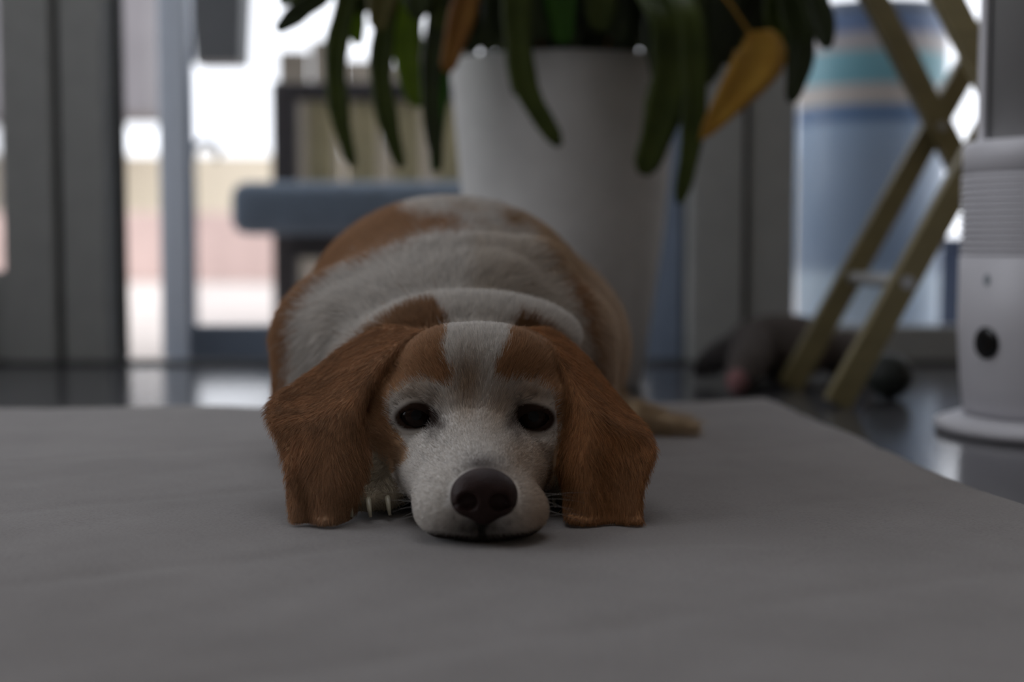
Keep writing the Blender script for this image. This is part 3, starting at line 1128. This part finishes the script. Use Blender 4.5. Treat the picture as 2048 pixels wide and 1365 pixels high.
EAR_L = [
    [(842, 668, 1.035), (770, 662, 1.062), (698, 696, 1.060), (625, 752, 1.040), (560, 795, 1.015)],
    [(778, 712, 1.008), (712, 745, 1.018), (652, 788, 1.012), (592, 815, 1.002), (545, 822, .995)],
    [(724, 800, .985), (694, 820, .978), (642, 848, .972), (592, 858, .966), (553, 855, .972)],
    [(722, 882, .976), (690, 898, .960), (642, 908, .953), (602, 905, .950), (570, 895, .957)],
    [(722, 952, .962), (693, 965, .946), (650, 970, .938), (612, 966, .937), (583, 950, .944)],
    [(702, 1010, .950), (680, 1018, .938), (650, 1018, .932), (617, 1012, .932), (587, 1000, .938)],
    [(686, 1046, .938), (664, 1051, .931), (640, 1052, .928), (614, 1048, .929), (593, 1040, .933)],
]
EAR_R = [
    [(1046, 670, 1.035), (1098, 668, 1.062), (1152, 706, 1.060), (1207, 772, 1.042), (1255, 830, 1.025)],
    [(1108, 714, 1.008), (1152, 745, 1.015), (1195, 790, 1.008), (1238, 835, 1.002), (1275, 852, 1.0)],
    [(1142, 792, .985), (1167, 815, .974), (1207, 845, .969), (1253, 868, .968), (1292, 878, .978)],
    [(1140, 852, .977), (1170, 880, .959), (1210, 900, .954), (1256, 910, .953), (1298, 908, .964)],
    [(1130, 920, .967), (1162, 945, .949), (1205, 955, .942), (1248, 958, .941), (1279, 958, .949)],
    [(1137, 988, .957), (1166, 1003, .939), (1205, 1008, .933), (1243, 1010, .932), (1271, 1008, .939)],
    [(1142, 1048, .935), (1172, 1052, .929), (1210, 1053, .927), (1248, 1053, .928), (1276, 1048, .931)],
]
EP = [ear_points(EAR_L), ear_points(EAR_R)]
for k, E_ in enumerate(EP):       # soft lengthwise ripples of the ear leather
    nv, nu = E_.shape[:2]
    vv, uu = np.meshgrid(np.linspace(0, 1, nv), np.linspace(0, 1, nu), indexing='ij')
    E_[..., 1] += +.0055 * np.sin(uu * 7.5 + vv * 2.5 + k) * np.clip(vv * 2, 0, 1) - .004 * np.exp(-((uu - .12) / .1) ** 2) * np.exp(-((vv - .35) / .35) ** 2)
    E_[..., 2] = np.maximum(E_[..., 2], .0030)


def make_fields():
    gx = axis((-.265, -.165, .003), (-.165, .10, .0015), (.10, .21, .003))
    gy = axis((.835, .86, .003), (.86, 1.06, .0015), (1.06, 1.14, .0022), (1.14, 1.70, .0042))
    gz = axis((-.006, .135, .0016), (.135, .26, .0032))
    B = Field(gx, gy, gz)          # trunk, neck, legs, tail
    B.ell((-.048, 1.15, .078), (.100, .10, .066), .03)
    B.ell((-.057, 1.245, .088), (.128, .120, .103), .035)
    B.ell((-.061, 1.40, .112), (.139, .19, .116), .03)
    B.ell((-.062, 1.52, .112), (.140, .13, .112), .03)
    B.ell((-.152, 1.47, .072), (.050, .12, .082), .025)
    B.ell((.050, 1.46, .076), (.068, .12, .084), .03)
    B.ell((.066, 1.36, .022), (.030, .075, .022), .02)       # hind feet
    B.ell((-.168, 1.37, .022), (.030, .075, .022), .02)
    # upper arms and forearms, stretched forward under the head
    for s, ex, px_ in ((-1, -.165, -.104), (1, .048, .046)):
        B.cone((-.058 + s * .095, 1.21, .10), (ex, 1.24, .045), .05, .04, .03)
        B.cone((ex, 1.22, .035), (px_ - .002 * s, 1.03, .024), .032, .022, .025)
        B.cone((px_, 1.03, .023), (px_ + .002, .985, .020), .022, .021, .02)
        for i in range(4):       # toes
            tx = px_ + (i - 1.5) * .0125
            ty = .966 - (.006 if i in (1, 2) else 0) + (.03 if px_ > 0 else 0)
            B.cone((px_ + (i - 1.5) * .008, .992 + (.03 if px_ > 0 else 0), .019), (tx, ty, .0115), .012, .0085, .006)
    # loose skin folds over the neck and shoulder
    B.cone((-.135, 1.165, .115), (-.01, 1.175, .148), .018, .020, .03)
    B.cone((-.155, 1.215, .125), (.02, 1.225, .165), .018, .020, .03)
    # tail
    tp = [(-.02, 1.63, .09), (.055, 1.60, .03), (.100, 1.52, .018), (.098, 1.44, .015), (.118, 1.372, .0135), (.174, 1.350, .009)]
    tr = [.03, .020, .016, .014, .013, .006]
    for i in range(5):
        B.cone(tp[i], tp[i + 1], tr[i], tr[i + 1], .015)

    H = Field(gx, gy, gz)
    H.ell((HX, 1.045, .067), (.071, .070, .0560), .02)                 # skull
    H.ell((HX, 1.005, .064), (.061, .046, .046), .02)
    H.ell(wv(772, 800, 1.03), (.020, .032, .030), .02)
    H.ell(wv(1104, 803, 1.03), (.020, .032, .030), .02)                   # forehead
    H.ell(wv(905, 720, 1.01), (.03, .035, .022), .02)
    H.ell(wv(1005, 722, 1.01), (.03, .035, .022), .02)
    H.ell((HX, 1.035, .032), (.062, .075, .033), .02)                  # jaw
    H.ell(wv(782, 885, 1.015), (.026, .036, .032), .02)                # cheeks
    H.ell(wv(1092, 885, 1.015), (.026, .036, .032), .02)
    H.ell((HX + .001, .962, .031), (.050, .050, .0345), .02)           # muzzle root
    H.ell((HX + .003, .915, .0225), (.0405, .042, .0245), .015)        # muzzle
    H.cone(wv(950, 868, .985), wv(966, 968, .900), .0205, .0160, .014)  # bridge of the nose
    for s in (-1, 1):
        H.ell((NOSE[0] + s * .0205 - .002, .895, .0170), (.0220, .028, .0185), .008)   # flews
    H.ell((NOSE[0] - .002, .888, .0080), (.024, .022, .0105), .006)     # chin
    for q in ((838, 796, .988), (1066, 800, .988)):                    # brows
        H.ell(wv(*q), (.021, .014, .011), .012)
    for q in ((800, 868, .992), (1092, 870, .992)):                    # bags under the eyes
        H.ell(wv(*q), (.016, .014, .012), .012)
    # philtrum / mouth grooves
    H.cut(lambda P: sd_cone(P, (NOSE[0] - .001, .868, .020), (NOSE[0] - .001, .872, .001), .0022, .0022), (NOSE[0] - .01, .85, 0),
          (NOSE[0] + .01, .89, .03), .004)
    for s in (-1, 1):
        pts = [(NOSE[0] - .001, .871, .006), (NOSE[0] + s * .016, .876, .0035), (NOSE[0] + s * .034, .900, .006), (NOSE[0] + s * .046, .945, .014)]
        for i in range(3):
            a, b = np.array(pts[i]), np.array(pts[i + 1])
            H.cut(lambda P, a=a, b=b: sd_cone(P, a, b, .0022, .0022), np.minimum(a, b), np.maximum(a, b), .003)
    # nape roll
    N = Field(gx, gy, gz)
    N.ell(wv(945, 672, 1.115) * np.array([1, 1, 1]), (.083, .042, .034), .02)
    N.ell(wv(940, 800, 1.11), (.085, .05, .05), .02)
    # eyes: sockets, lids, almond openings
    for q, E_ in enumerate(EYES):
        H.cut(lambda P: np.sqrt(((P - (E_ + np.array([0, -.013, 0]))) ** 2).sum(-1)) - .014, E_ - .03, E_ + .03, .010)
        H.put(lambda P: np.sqrt(((P - E_) ** 2).sum(-1)) - (EYE_R + .0014), E_ - .02, E_ + .02, .008)

        def alm(P):
            d = P - E_
            x, z = d[..., 0], d[..., 2] + (.10 * d[..., 0] * (1 if q == 0 else -1))
            R1 = .0135
            a = np.sqrt(x ** 2 + (z + .0084) ** 2) - R1
            b = np.sqrt(x ** 2 + (z - .0070) ** 2) - R1
            return np.maximum(np.maximum(a, b), d[..., 1] + .001)
        H.cut(alm, E_ - .02, E_ + .02, .0015)
    EA = Field(gx, gy, gz)
    for E_ in EP:
        pts = E_.reshape(-1, 3).astype(np.float32)
        lo, hi = pts.min(0) - .014, pts.max(0) + .014
        s, P = EA.sub(lo, hi)
        shp = P.shape[:3]
        Q = P.reshape(-1, 3)
        out = np.empty(len(Q), np.float32)
        # coarse pass, then exact distances only near the sheet
        cpts = E_[::6, ::5].reshape(-1, 3).astype(np.float32)
        for i in range(0, len(Q), 20000):
            q = Q[i:i + 20000]
            d = (q ** 2).sum(1)[:, None] + (cpts ** 2).sum(1)[None] - 2 * q @ cpts.T
            out[i:i + 20000] = np.sqrt(np.maximum(d.min(1), 0))
        near = np.where(out < .020)[0]
        fpts = E_[::2, ::1].reshape(-1, 3).astype(np.float64)
        for i in range(0, len(near), 6000):
            j = near[i:i + 6000]
            q = Q[j].astype(np.float64)
            d = (q ** 2).sum(1)[:, None] + (fpts ** 2).sum(1)[None] - 2 * q @ fpts.T
            out[j] = np.sqrt(np.maximum(d.min(1), 0))
        EA.v[s] = np.minimum(EA.v[s], out.reshape(shp) - .0036)
    tot = smin(B.v, N.v, .008)
    tot = smin(tot, H.v, .012)
    tot = smin(tot, EA.v, .007)
    Zg = gz[None, None, :].astype(np.float32)
    tot = smax(tot, .0002 - Zg + np.zeros_like(tot), .002)     # resting on the rug
    return (gx, gy, gz), tot, (B.v, np.minimum(H.v, 9), EA.v, N.v)


def sample_grid(v, g, P):
    i = []
    w = []
    for a in range(3):
        k = np.clip(np.searchsorted(g[a], P[:, a]) - 1, 0, len(g[a]) - 2)
        i.append(k)
        w.append(np.clip((P[:, a] - g[a][k]) / (g[a][k + 1] - g[a][k]), 0, 1))
    out = 0
    for dx in (0, 1):
        for dy in (0, 1):
            for dz in (0, 1):
                ww = (w[0] if dx else 1 - w[0]) * (w[1] if dy else 1 - w[1]) * (w[2] if dz else 1 - w[2])
                out = out + ww * v[i[0] + dx, i[1] + dy, i[2] + dz]
    return out


def in_poly(poly, x, y):
    c = np.zeros(len(x), bool)
    n = len(poly)
    for i in range(n):
        x1, y1 = poly[i]
        x2, y2 = poly[(i + 1) % n]
        if y1 == y2:
            continue
        m = ((y1 > y) != (y2 > y)) & (x < (x2 - x1) * (y - y1) / (y2 - y1) + x1)
        c ^= m
    return c


BROWN_L = [(888, 630), (894, 679), (889, 702), (896, 734), (912, 756), (905, 776), (880, 772), (850, 763), (815, 768), (793, 785), (782, 802),
           (778, 830), (784, 850), (800, 870), (813, 886), (818, 906), (812, 925), (790, 940), (760, 965), (700, 1000), (600, 900), (600, 700),
           (740, 640), (800, 612)]
NAPE_L = [(780, 600), (821, 590), (862, 596), (884, 618), (893, 640), (885, 646), (800, 652), (740, 680), (640, 730), (600, 700), (720, 640)]
BROWN_R = [(1020, 655), (1014, 690), (1002, 715), (987, 736), (984, 760), (1002, 768), (1040, 762), (1074, 766), (1098, 782), (1112, 805),
           (1116, 850), (1112, 890), (1098, 935), (1090, 970), (1140, 1000), (1250, 900), (1200, 700), (1100, 640), (1050, 640)]
NAPE_R = [(1030, 640), (1066, 640), (1110, 668), (1180, 720), (1120, 700), (1060, 668), (1030, 657)]
FLANK_L = [(579, 730), (597, 620), (639, 576), (698, 532), (741, 524), (797, 496), (860, 469), (931, 461), (905, 441), (852, 435), (840, 449),
           (826, 432), (813, 417), (800, 404), (790, 300), (400, 380), (400, 950), (575, 900)]
C_WHITE = np.array([.76, .72, .67])
C_BROWN = np.array([.47, .265, .135])
C_EAR = np.array([.42, .235, .125])
C_CREAM = np.array([.68, .54, .40])
C_TAN = np.array([.50, .33, .18])
C_DARK = np.array([.035, .020, .014])


def vnoise(P, f, seed=0):
    r = np.random.default_rng(seed)
    out = np.zeros(len(P))
    for _ in range(6):
        k = r.normal(size=3)
        k *= f / np.linalg.norm(k)
        out += np.sin(P @ k + r.uniform(0, 6.28))
    return out / 6


def coat(P, reg, jit=0.0):
    """fur colour at points P; reg: 0 body, 1 head, 2 ear, 3 nape"""
    x, y = project(P)
    if jit:
        s = np.where(reg == 0, 2.2, 1.0) * jit
        x = x + RNG.normal(size=len(x)) * s
        y = y + RNG.normal(size=len(x)) * s
    n1 = vnoise(P, 180, 1)
    n2 = vnoise(P, 520, 2)
    x = x + 5 * n1 + 3 * n2
    y = y + 5 * vnoise(P, 200, 4)
    C = np.tile(C_WHITE, (len(P), 1))
    # ---------------- body
    b = reg == 0
    edge = np.interp(y, [430, 490, 550, 605, 657, 716, 790], [1040, 1070, 1107, 1136, 1160, 1186, 1204])
    s = x - edge
    back = b & (P[:, 1] > 1.12)
    m = back & in_poly(FLANK_L, x, y)
    C[m] = C_BROWN * .95
    low = back & ~m & (s > 0) & (P[:, 0] > -.06)
    C[low] = C_CREAM
    m2 = low & (s < np.interp(y, [520, 620, 690, 760], [34, 30, 14, 10])) & (y > 520) & (s < (y - 490) * .6)
    C[m2] = C_BROWN * .85
    m3 = low & (y <= 560) & (s < 70)
    C[m3] = C_TAN * .55 + C_CREAM * .45
    tick = back & ~m & ~low & (y < 468) & (n1 + .8 * n2 > .25)
    C[tick] = C_WHITE * .72 + C_TAN * .28
    patch = back & (((x - 1022) / 26) ** 2 + ((y - 440) / 15) ** 2 < 1)
    C[patch] = C_TAN * .9
    warm = back & ~m & ~low & (y > 470) & (x > 940)
    C[warm] = C[warm] * .55 + np.array([.62, .53, .42]) * .45  # warm shading right of the neck, put into the white fur
    tail = b & (P[:, 1] < 1.52) & (P[:, 0] > .102) & (P[:, 2] < .05)
    C[tail] = np.array([.55, .42, .27])
    tail2 = b & (P[:, 1] > 1.45) & (P[:, 0] < .2) & (P[:, 2] < .035) & (P[:, 0] > .09)
    C[tail2] = np.array([.45, .31, .17])
    paw = b & (P[:, 1] < 1.06)
    C[paw] = np.array([.40, .34, .25])  # white paw darkened: shade of ear and head painted in
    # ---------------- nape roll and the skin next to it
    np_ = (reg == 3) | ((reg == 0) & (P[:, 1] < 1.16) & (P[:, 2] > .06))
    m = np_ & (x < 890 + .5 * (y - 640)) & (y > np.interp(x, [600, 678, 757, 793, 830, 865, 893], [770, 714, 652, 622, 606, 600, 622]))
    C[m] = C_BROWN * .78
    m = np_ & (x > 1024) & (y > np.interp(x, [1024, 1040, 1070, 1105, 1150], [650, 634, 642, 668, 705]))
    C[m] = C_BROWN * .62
    # ---------------- head
    h = reg == 1
    bl_ = h & in_poly(BROWN_L, x, y)
    br_ = h & in_poly(BROWN_R, x, y)
    C[bl_] = C_BROWN
    C[br_] = C_BROWN * .97
    hi = (bl_ | br_) & (y > 840)
    f = np.clip((y[hi] - 840) / 90, 0, 1)[:, None]
    C[hi] = C[hi] * (1 - .55 * f) + np.array([.56, .43, .30]) * .55 * f
    rest = h & ~bl_ & ~br_
    f = np.exp(-((x - 936) / 32) ** 2 - ((y - 778) / 62) ** 2) * .75
    f = np.maximum(f, .55 * np.exp(-((x - 1000) / 45) ** 2 - ((y - 815) / 55) ** 2))
    f = np.maximum(f, .55 * np.exp(-((x - 1045) / 40) ** 2 - ((y - 915) / 55) ** 2))  # part of the painted shade right of the muzzle
    f = np.maximum(f, .5 * np.exp(-((x - 868) / 30) ** 2 - ((y - 800) / 20) ** 2))
    f = np.maximum(f, .45 * np.exp(-((x - 830) / 50) ** 2 - ((y - 782) / 26) ** 2))
    f = np.maximum(f, .60 * np.exp(-((x - 1060) / 55) ** 2 - ((y - 785) / 30) ** 2))
    f = np.maximum(f, .55 * np.clip((x - 1000) / 70, 0, 1) * np.clip((y - 860) / 40, 0, 1))  # shaded right side of the muzzle, painted as a tan tint
    f = np.minimum(f * 1.2, .88)
    C[rest] = C[rest] * (1 - f[rest, None]) + np.array([.44, .31, .20]) * f[rest, None]
    f = .92 * np.exp(-((x - 967) / 38) ** 2 - ((y - 934) / 22) ** 2)     # bare grey skin above the nose
    C[rest] = C[rest] * (1 - f[rest, None]) + np.array([.21, .18, .17]) * f[rest, None]
    fre = rest & (n2 + vnoise(P, 800, 9) > .72) & (y > 880) & (x < 935)   # freckles on the muzzle
    C[fre] = C[fre] * .8 + np.array([.20, .18, .17]) * .2
    # ---------------- eyes: dark rims and tear stains
    for (ex, ey, sg) in ((833, 831, 1), (1067, 834, -1)):
        ux = (x - ex) * sg
        r = np.sqrt((ux / 45) ** 2 + ((y - ey - 2) / 28) ** 2)
        f = np.clip((1.15 - r) / .25, 0, 1)
        f = np.maximum(f, .85 * np.exp(-((ux - 45) / 16) ** 2 - ((y - ey - 16) / 15) ** 2))
        f = np.maximum(f, .55 * np.exp(-((ux - 32) / 14) ** 2 - ((y - ey - 34) / 18) ** 2))
        f = np.maximum(f, .55 * np.exp(-((ux - 34) / 14) ** 2 - ((y - ey + 26) / 16) ** 2))
        f = np.where(h, f, 0)[:, None]
        C = C * (1 - f) + np.where(r < .95, .7, 1.0)[:, None] * (C_DARK * .6 + np.array([.09, .045, .027]) * .4) * f
    # dark lips; shade under the nose painted over the philtrum
    f = np.exp(-((x - 962) / 58) ** 2 - ((y - 1058) / 30) ** 2) * .97
    f = np.maximum(f, np.clip((y - 1062 + .0012 * (x - 955) ** 2 * .4) / 10, 0, 1) * (np.abs(x - 958) < 130))
    f = np.where(h, f, 0)[:, None]
    C = C * (1 - f) + np.array([.035, .024, .020]) * f
    # ---------------- ears
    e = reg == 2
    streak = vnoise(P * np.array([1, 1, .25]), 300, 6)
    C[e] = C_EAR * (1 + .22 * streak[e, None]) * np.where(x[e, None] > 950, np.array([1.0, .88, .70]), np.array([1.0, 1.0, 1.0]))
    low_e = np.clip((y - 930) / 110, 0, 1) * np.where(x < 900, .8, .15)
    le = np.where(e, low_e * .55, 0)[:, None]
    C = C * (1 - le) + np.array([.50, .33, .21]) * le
    return np.clip(C, .008, .9)


g, tot, parts_ = make_fields()
DV, DF = surface_nets(tot, *g)
DV = relax(DV, DF, 3, .5)
reg_f = np.stack([sample_grid(f, g, DV) for f in parts_], 1)
VREG = np.argmin(reg_f, 1)
dog = empty('dog', (-.06, 1.2, 0))
DOG0 = np.array([-.06, 1.2, 0])
tag(dog, 'white and tan beagle lying on the rug with its chin down', 'dog')


def attr_mat(name, rough, trans=0.0, spec=.2, sheen=0.0):
    m, nt, p = new_mat(name)
    a = nt.nodes.new('ShaderNodeAttribute')
    a.attribute_name = 'coat'
    nt.links.new(a.outputs['Color'], p.inputs['Base Color'])
    p.inputs['Roughness'].default_value = rough
    p.inputs['Specular IOR Level'].default_value = spec
    p.inputs['Sheen Weight'].default_value = sheen
    if trans:
        t = nt.nodes.new('ShaderNodeBsdfTranslucent')
        nt.links.new(a.outputs['Color'], t.inputs[0])
        mx = nt.nodes.new('ShaderNodeMixShader')
        mx.inputs[0].default_value = trans
        nt.links.new(p.outputs[0], mx.inputs[1])
        nt.links.new(t.outputs[0], mx.inputs[2])
        nt.links.new(mx.outputs[0], nt.nodes['Material Output'].inputs[0])
    else:
        tc = nt.nodes.new('ShaderNodeTexCoord')
        n = nt.nodes.new('ShaderNodeTexNoise')
        n.inputs['Scale'].default_value = 500
        nt.links.new(tc.outputs['Object'], n.inputs['Vector'])
        bp = nt.nodes.new('ShaderNodeBump')
        bp.inputs['Strength'].default_value = .3
        bp.inputs['Distance'].default_value = .001
        nt.links.new(n.outputs['Fac'], bp.inputs['Height'])
        nt.links.new(bp.outputs[0], p.inputs['Normal'])
    return m


def big_mesh(name, V, F, m, parent, C=None):
    me = bpy.data.meshes.new(name)
    me.vertices.add(len(V))
    me.vertices.foreach_set('co', V.astype(np.float32).ravel())
    me.loops.add(F.size)
    me.loops.foreach_set('vertex_index', F.astype(np.int32).ravel())
    me.polygons.add(len(F))
    me.polygons.foreach_set('loop_start', np.arange(0, F.size, 4, dtype=np.int32))
    me.polygons.foreach_set('use_smooth', np.ones(len(F), bool))
    me.update(calc_edges=True)
    me.validate()
    if C is not None:
        a = me.attributes.new('coat', 'FLOAT_COLOR', 'POINT')
        a.data.foreach_set('color', np.concatenate([C, np.ones((len(C), 1))], 1).astype(np.float32).ravel())
    return link(name, me, m, parent)


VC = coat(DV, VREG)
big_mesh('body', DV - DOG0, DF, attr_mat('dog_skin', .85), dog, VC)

# ---- nose leather with nostrils
def make_nose():
    n = NOSE
    gx = np.arange(n[0] - .026, n[0] + .026, .0008)
    gy = np.arange(n[1] - .022, n[1] + .026, .0008)
    gz = np.arange(n[2] - .026, n[2] + .022, .0008)
    f = Field(gx, gy, gz)
    f.ell(n + [0, .004, .002], (.0195, .0165, .0145), .006)
    f.ell(n + [-.0105, .000, -.002], (.0095, .0125, .0105), .006)
    f.ell(n + [.0105, .000, -.002], (.0095, .0125, .0105), .006)
    f.ell(n + [0, -.001, -.007], (.0085, .011, .011), .006)
    for s in (-1, 1):
        f.cut(lambda P: sd_ell(P, n + [s * .0098, -.0115, -.002], (.0062, .0065, .0056)), n - .02, n + .02, .002)
        f.cut(lambda P: sd_cone(P, n + [s * .011, -.011, -.003], n + [s * .0185, -.004, -.005], .0022, .0010), n - .02, n + .02, .002)
    f.cut(lambda P: sd_cone(P, n + [0, -.0155, .002], n + [0, -.014, -.018], .0006, .0014), n - .02, n + .02, .0025)
    V, F = surface_nets(f.v, gx, gy, gz)
    return relax(V, F, 2), F


NV, NF = make_nose()
nm, nt, p = new_mat('nose_leather')
p.inputs['Base Color'].default_value = (.033, .0165, .0145, 1)
p.inputs['Roughness'].default_value = .5
p.inputs['Specular IOR Level'].default_value = .18
tc = nt.nodes.new('ShaderNodeTexCoord')
vo = nt.nodes.new('ShaderNodeTexVoronoi')
vo.inputs['Scale'].default_value = 700
nt.links.new(tc.outputs['Object'], vo.inputs['Vector'])
bp = nt.nodes.new('ShaderNodeBump')
bp.inputs['Strength'].default_value = .35
bp.inputs['Distance'].default_value = .0006
nt.links.new(vo.outputs['Distance'], bp.inputs['Height'])
nt.links.new(bp.outputs[0], p.inputs['Normal'])
o = big_mesh('nose', NV - DOG0, NF, nm, dog)
o['label'] = 'dark brown nose leather'

# ---- eyeballs
em = mat('eye_white', (.012, .008, .007), .12, spec=.2, var=.05)
im = mat('brown_iris', (.020, .010, .006), .10, spec=.2, var=.3, vscale=300)
pm = mat('pupil', (.004, .004, .004), .07, spec=.2, var=.05)
for E_ in EYES:
    view = np.array([0, 0, CAM_H]) - E_
    view /= np.linalg.norm(view)
    view = Vector(view)
    ax1 = view.cross(Vector((0, 0, 1))).normalized()
    ax2 = ax1.cross(view)

    def cap(t0, t1, r, name, m, parent, n=32, st=8):
        vs, fs = [], []
        for i in range(st + 1):
            t = t0 + (t1 - t0) * i / st
            for k in range(n):
                a = 2 * math.pi * k / n
                d = view * math.cos(t) + (ax1 * math.cos(a) + ax2 * math.sin(a)) * math.sin(t)
                vs.append(Vector(E_ - DOG0) + d * r)
        for i in range(st):
            for k in range(n):
                k2 = (k + 1) % n
                fs.append((i * n + k, (i + 1) * n + k, (i + 1) * n + k2, i * n + k2))
        b_ = MB()
        b_.add(vs, fs)
        return b_.build(name, m, parent, smooth=True)
    eye = cap(.55, 3.1, EYE_R, 'eye', em, dog, st=14)
    eye['label'] = 'dark brown glossy eye'
    cap(.24, .58, EYE_R + .0002, 'iris', im, eye)
    cap(.0, .26, EYE_R + .0003, 'pupil', pm, eye)

# ---- claws
cm = mat('claw_horn', (.46, .42, .31), .35, var=.1, vscale=200)
for (px_) in (-.104, .046):
    for i in range(4):
        tx = px_ + (i - 1.5) * .0125
        ty = .966 - (.006 if i in (1, 2) else 0) + (.03 if px_ > 0 else 0)
        b_ = MB(DOG0)
        b_.tube([(tx, ty - .005, .014), (tx + .001, ty - .011, .0115), (tx + .002, ty - .0155, .0072), (tx + .003, ty - .018, .0030)],
                [.0021, .0019, .0016, .0011], 10)
        b_.build('claw', cm, dog, smooth=True)

# ---- fur
def make_fur():
    N_, A = face_frames(DV, DF)
    cen = DV[DF].mean(1)
    reg = VREG[DF[:, 0]]
    y = cen[:, 1]
    dens = np.select([reg == 2, reg == 1, reg == 3], [1.5e6, 1.7e6, 1.2e6], .85e6)
    dens = np.where((reg == 0) & (y > 1.3), .6e6, dens)
    dens = np.where((N_[:, 2] < -.75) | (cen[:, 2] < .0009), 0, dens)
    for E_ in EYES:       # bare lids
        dens = np.where(np.linalg.norm(cen - E_, axis=1) < EYE_R + .0035, 0, dens)
    q = (cen - (NOSE + np.array([0, .004, 0]))) / np.array([.0215, .022, .0175])
    dens = np.where((q ** 2).sum(1) < 1, 0, dens)
    # the far side of the rump never shows
    dens = np.where((y > 1.52) & (N_[:, 1] > .5), dens * .3, dens)
    cnt = RNG.poisson(dens * A)
    fi = np.repeat(np.arange(len(DF)), cnt)
    n = len(fi)
    u, v = RNG.random(n)[:, None], RNG.random(n)[:, None]
    Q = DV[DF[fi]]
    P = (Q[:, 0] * (1 - u) + Q[:, 1] * u) * (1 - v) + (Q[:, 3] * (1 - u) + Q[:, 2] * u) * v
    nor = N_[fi]
    rg = reg[fi]
    # flow
    d = np.tile(np.array([0, 1.0, -.25]), (n, 1))
    side = np.tanh((P[:, 0] + .06) / .04)
    d[:, 2] = -.30 - .9 * np.clip(np.abs(P[:, 0] + .06) / .13 - .4, 0, 1)
    d[:, 0] = .25 * side
    hd = (rg == 1) | (rg == 3)
    away = P - (NOSE + np.array([0, -.01, .0]))
    away /= np.linalg.norm(away, axis=1)[:, None]
    d[hd] = away[hd] + np.array([0, .25, 0])
    for E_ in EYES:       # hair parts around the eyes
        w_ = np.exp(-(np.linalg.norm(P - E_, axis=1) / .024) ** 2)[:, None]
        o_ = P - E_
        o_ /= np.linalg.norm(o_, axis=1)[:, None]
        d = np.where(hd[:, None], d * (1 - .4 * w_) + o_ * .4 * w_, d)
    er = rg == 2
    d[er] = np.array([0, -.25, -1.0]) + np.where(P[er, 0] < -.02, -1, 1)[:, None] * np.array([.45, 0, 0]) * np.clip((P[er, 2] - .03) / .08, -.3, 1)[:, None]
    # clumpy disorder
    for a in range(3):
        d[:, a] += np.where(hd, .10, .28) * vnoise(P, 260, 20 + a) + np.where(hd, .12, .22) * vnoise(P, 90, 30 + a)
    d += RNG.normal(size=(n, 3)) * .13
    d -= nor * (d * nor).sum(1)[:, None]
    d /= np.maximum(np.linalg.norm(d, axis=1), 1e-6)[:, None]
    muz = hd & (P[:, 1] < .955)
    L = np.select([er, muz, rg == 1, rg == 3], [.0085, .0050, .0085, .012], .016)
    L = np.where((rg == 0) & (P[:, 1] < 1.06), .007, L)
    for E_ in EYES:
        L = np.where(hd, L * (1 - .5 * np.exp(-(np.linalg.norm(P - E_, axis=1) / .026) ** 4)), L)
    L = L * np.clip(P[:, 2] / .010, .6, 1)
    L = L * RNG.uniform(.65, 1.2, n)
    el = np.select([er, hd], [.30, .34], .42) + RNG.normal(size=n) * .10
    K = 4
    pts = np.empty((n, K, 3))
    for k in range(K):
        t = k / (K - 1)
        lift = np.sin(el) * L * (t - .45 * t * t)
        pts[:, k] = P - nor * .0004 + d * (L * np.cos(el) * t)[:, None] + nor * lift[:, None]
    pts[:, :, 2] = np.maximum(pts[:, :, 2], .0004)
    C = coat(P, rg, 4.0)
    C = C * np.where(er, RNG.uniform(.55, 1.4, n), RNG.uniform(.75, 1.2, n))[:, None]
    C = np.clip(C, .006, .92)
    rad = np.select([er, muz, hd], [.00013, .00012, .00014], .00019)
    return pts, C, rad


def hair_object(name, pts, C, rad, m, parent, tip=.25):
    n, K = pts.shape[:2]
    cu = bpy.data.hair_curves.new(name)
    cu.add_curves([K] * n)
    cu.attributes['position'].data.foreach_set('vector', (pts - DOG0).astype(np.float32).ravel())
    ra = cu.attributes.get('radius') or cu.attributes.new('radius', 'FLOAT', 'POINT')
    prof = np.linspace(1, tip, K)
    ra.data.foreach_set('value', (np.asarray(rad)[:, None] * prof[None]).astype(np.float32).ravel())
    a = cu.attributes.new('coat', 'FLOAT_COLOR', 'CURVE')
    a.data.foreach_set('color', np.concatenate([C, np.ones((n, 1))], 1).astype(np.float32).ravel())
    o = bpy.data.objects.new(name, cu)
    COL.objects.link(o)
    cu.materials.append(m)
    o.parent = parent
    o['kind'] = 'stuff'
    return o


pts, C, rad = make_fur()
print('hairs', len(pts), 'verts', len(DV))
hair_object('fur', pts, C, rad, attr_mat('dog_fur', .6, trans=.3, spec=.25), dog)

# ---- whiskers
wr = random.Random(3)
wp = []
for s in (-1, 1):
    for i in range(9):
        a = np.array([NOSE[0] - .002 + s * (.030 + wr.uniform(0, .010)), .895 + wr.uniform(-.008, .02), .012 + wr.uniform(0, .014)])
        ln_ = wr.uniform(.016, .034)
        dd = np.array([s * 1.0, wr.uniform(-.1, .5), wr.uniform(-.25, .25)])
        dd /= np.linalg.norm(dd)
        row = []
        for k in range(5):
            t = k / 4
            q = a + dd * ln_ * t + np.array([0, 0, -.006 * t * t])
            q[2] = max(q[2], .001)
            row.append(q)
        wp.append(row)
wp = np.array(wp)
hair_object('whiskers', wp, np.tile([.42, .40, .38], (len(wp), 1)), np.full(len(wp), .00012), attr_mat('whisker_hair', .4, trans=.2), dog, .15)
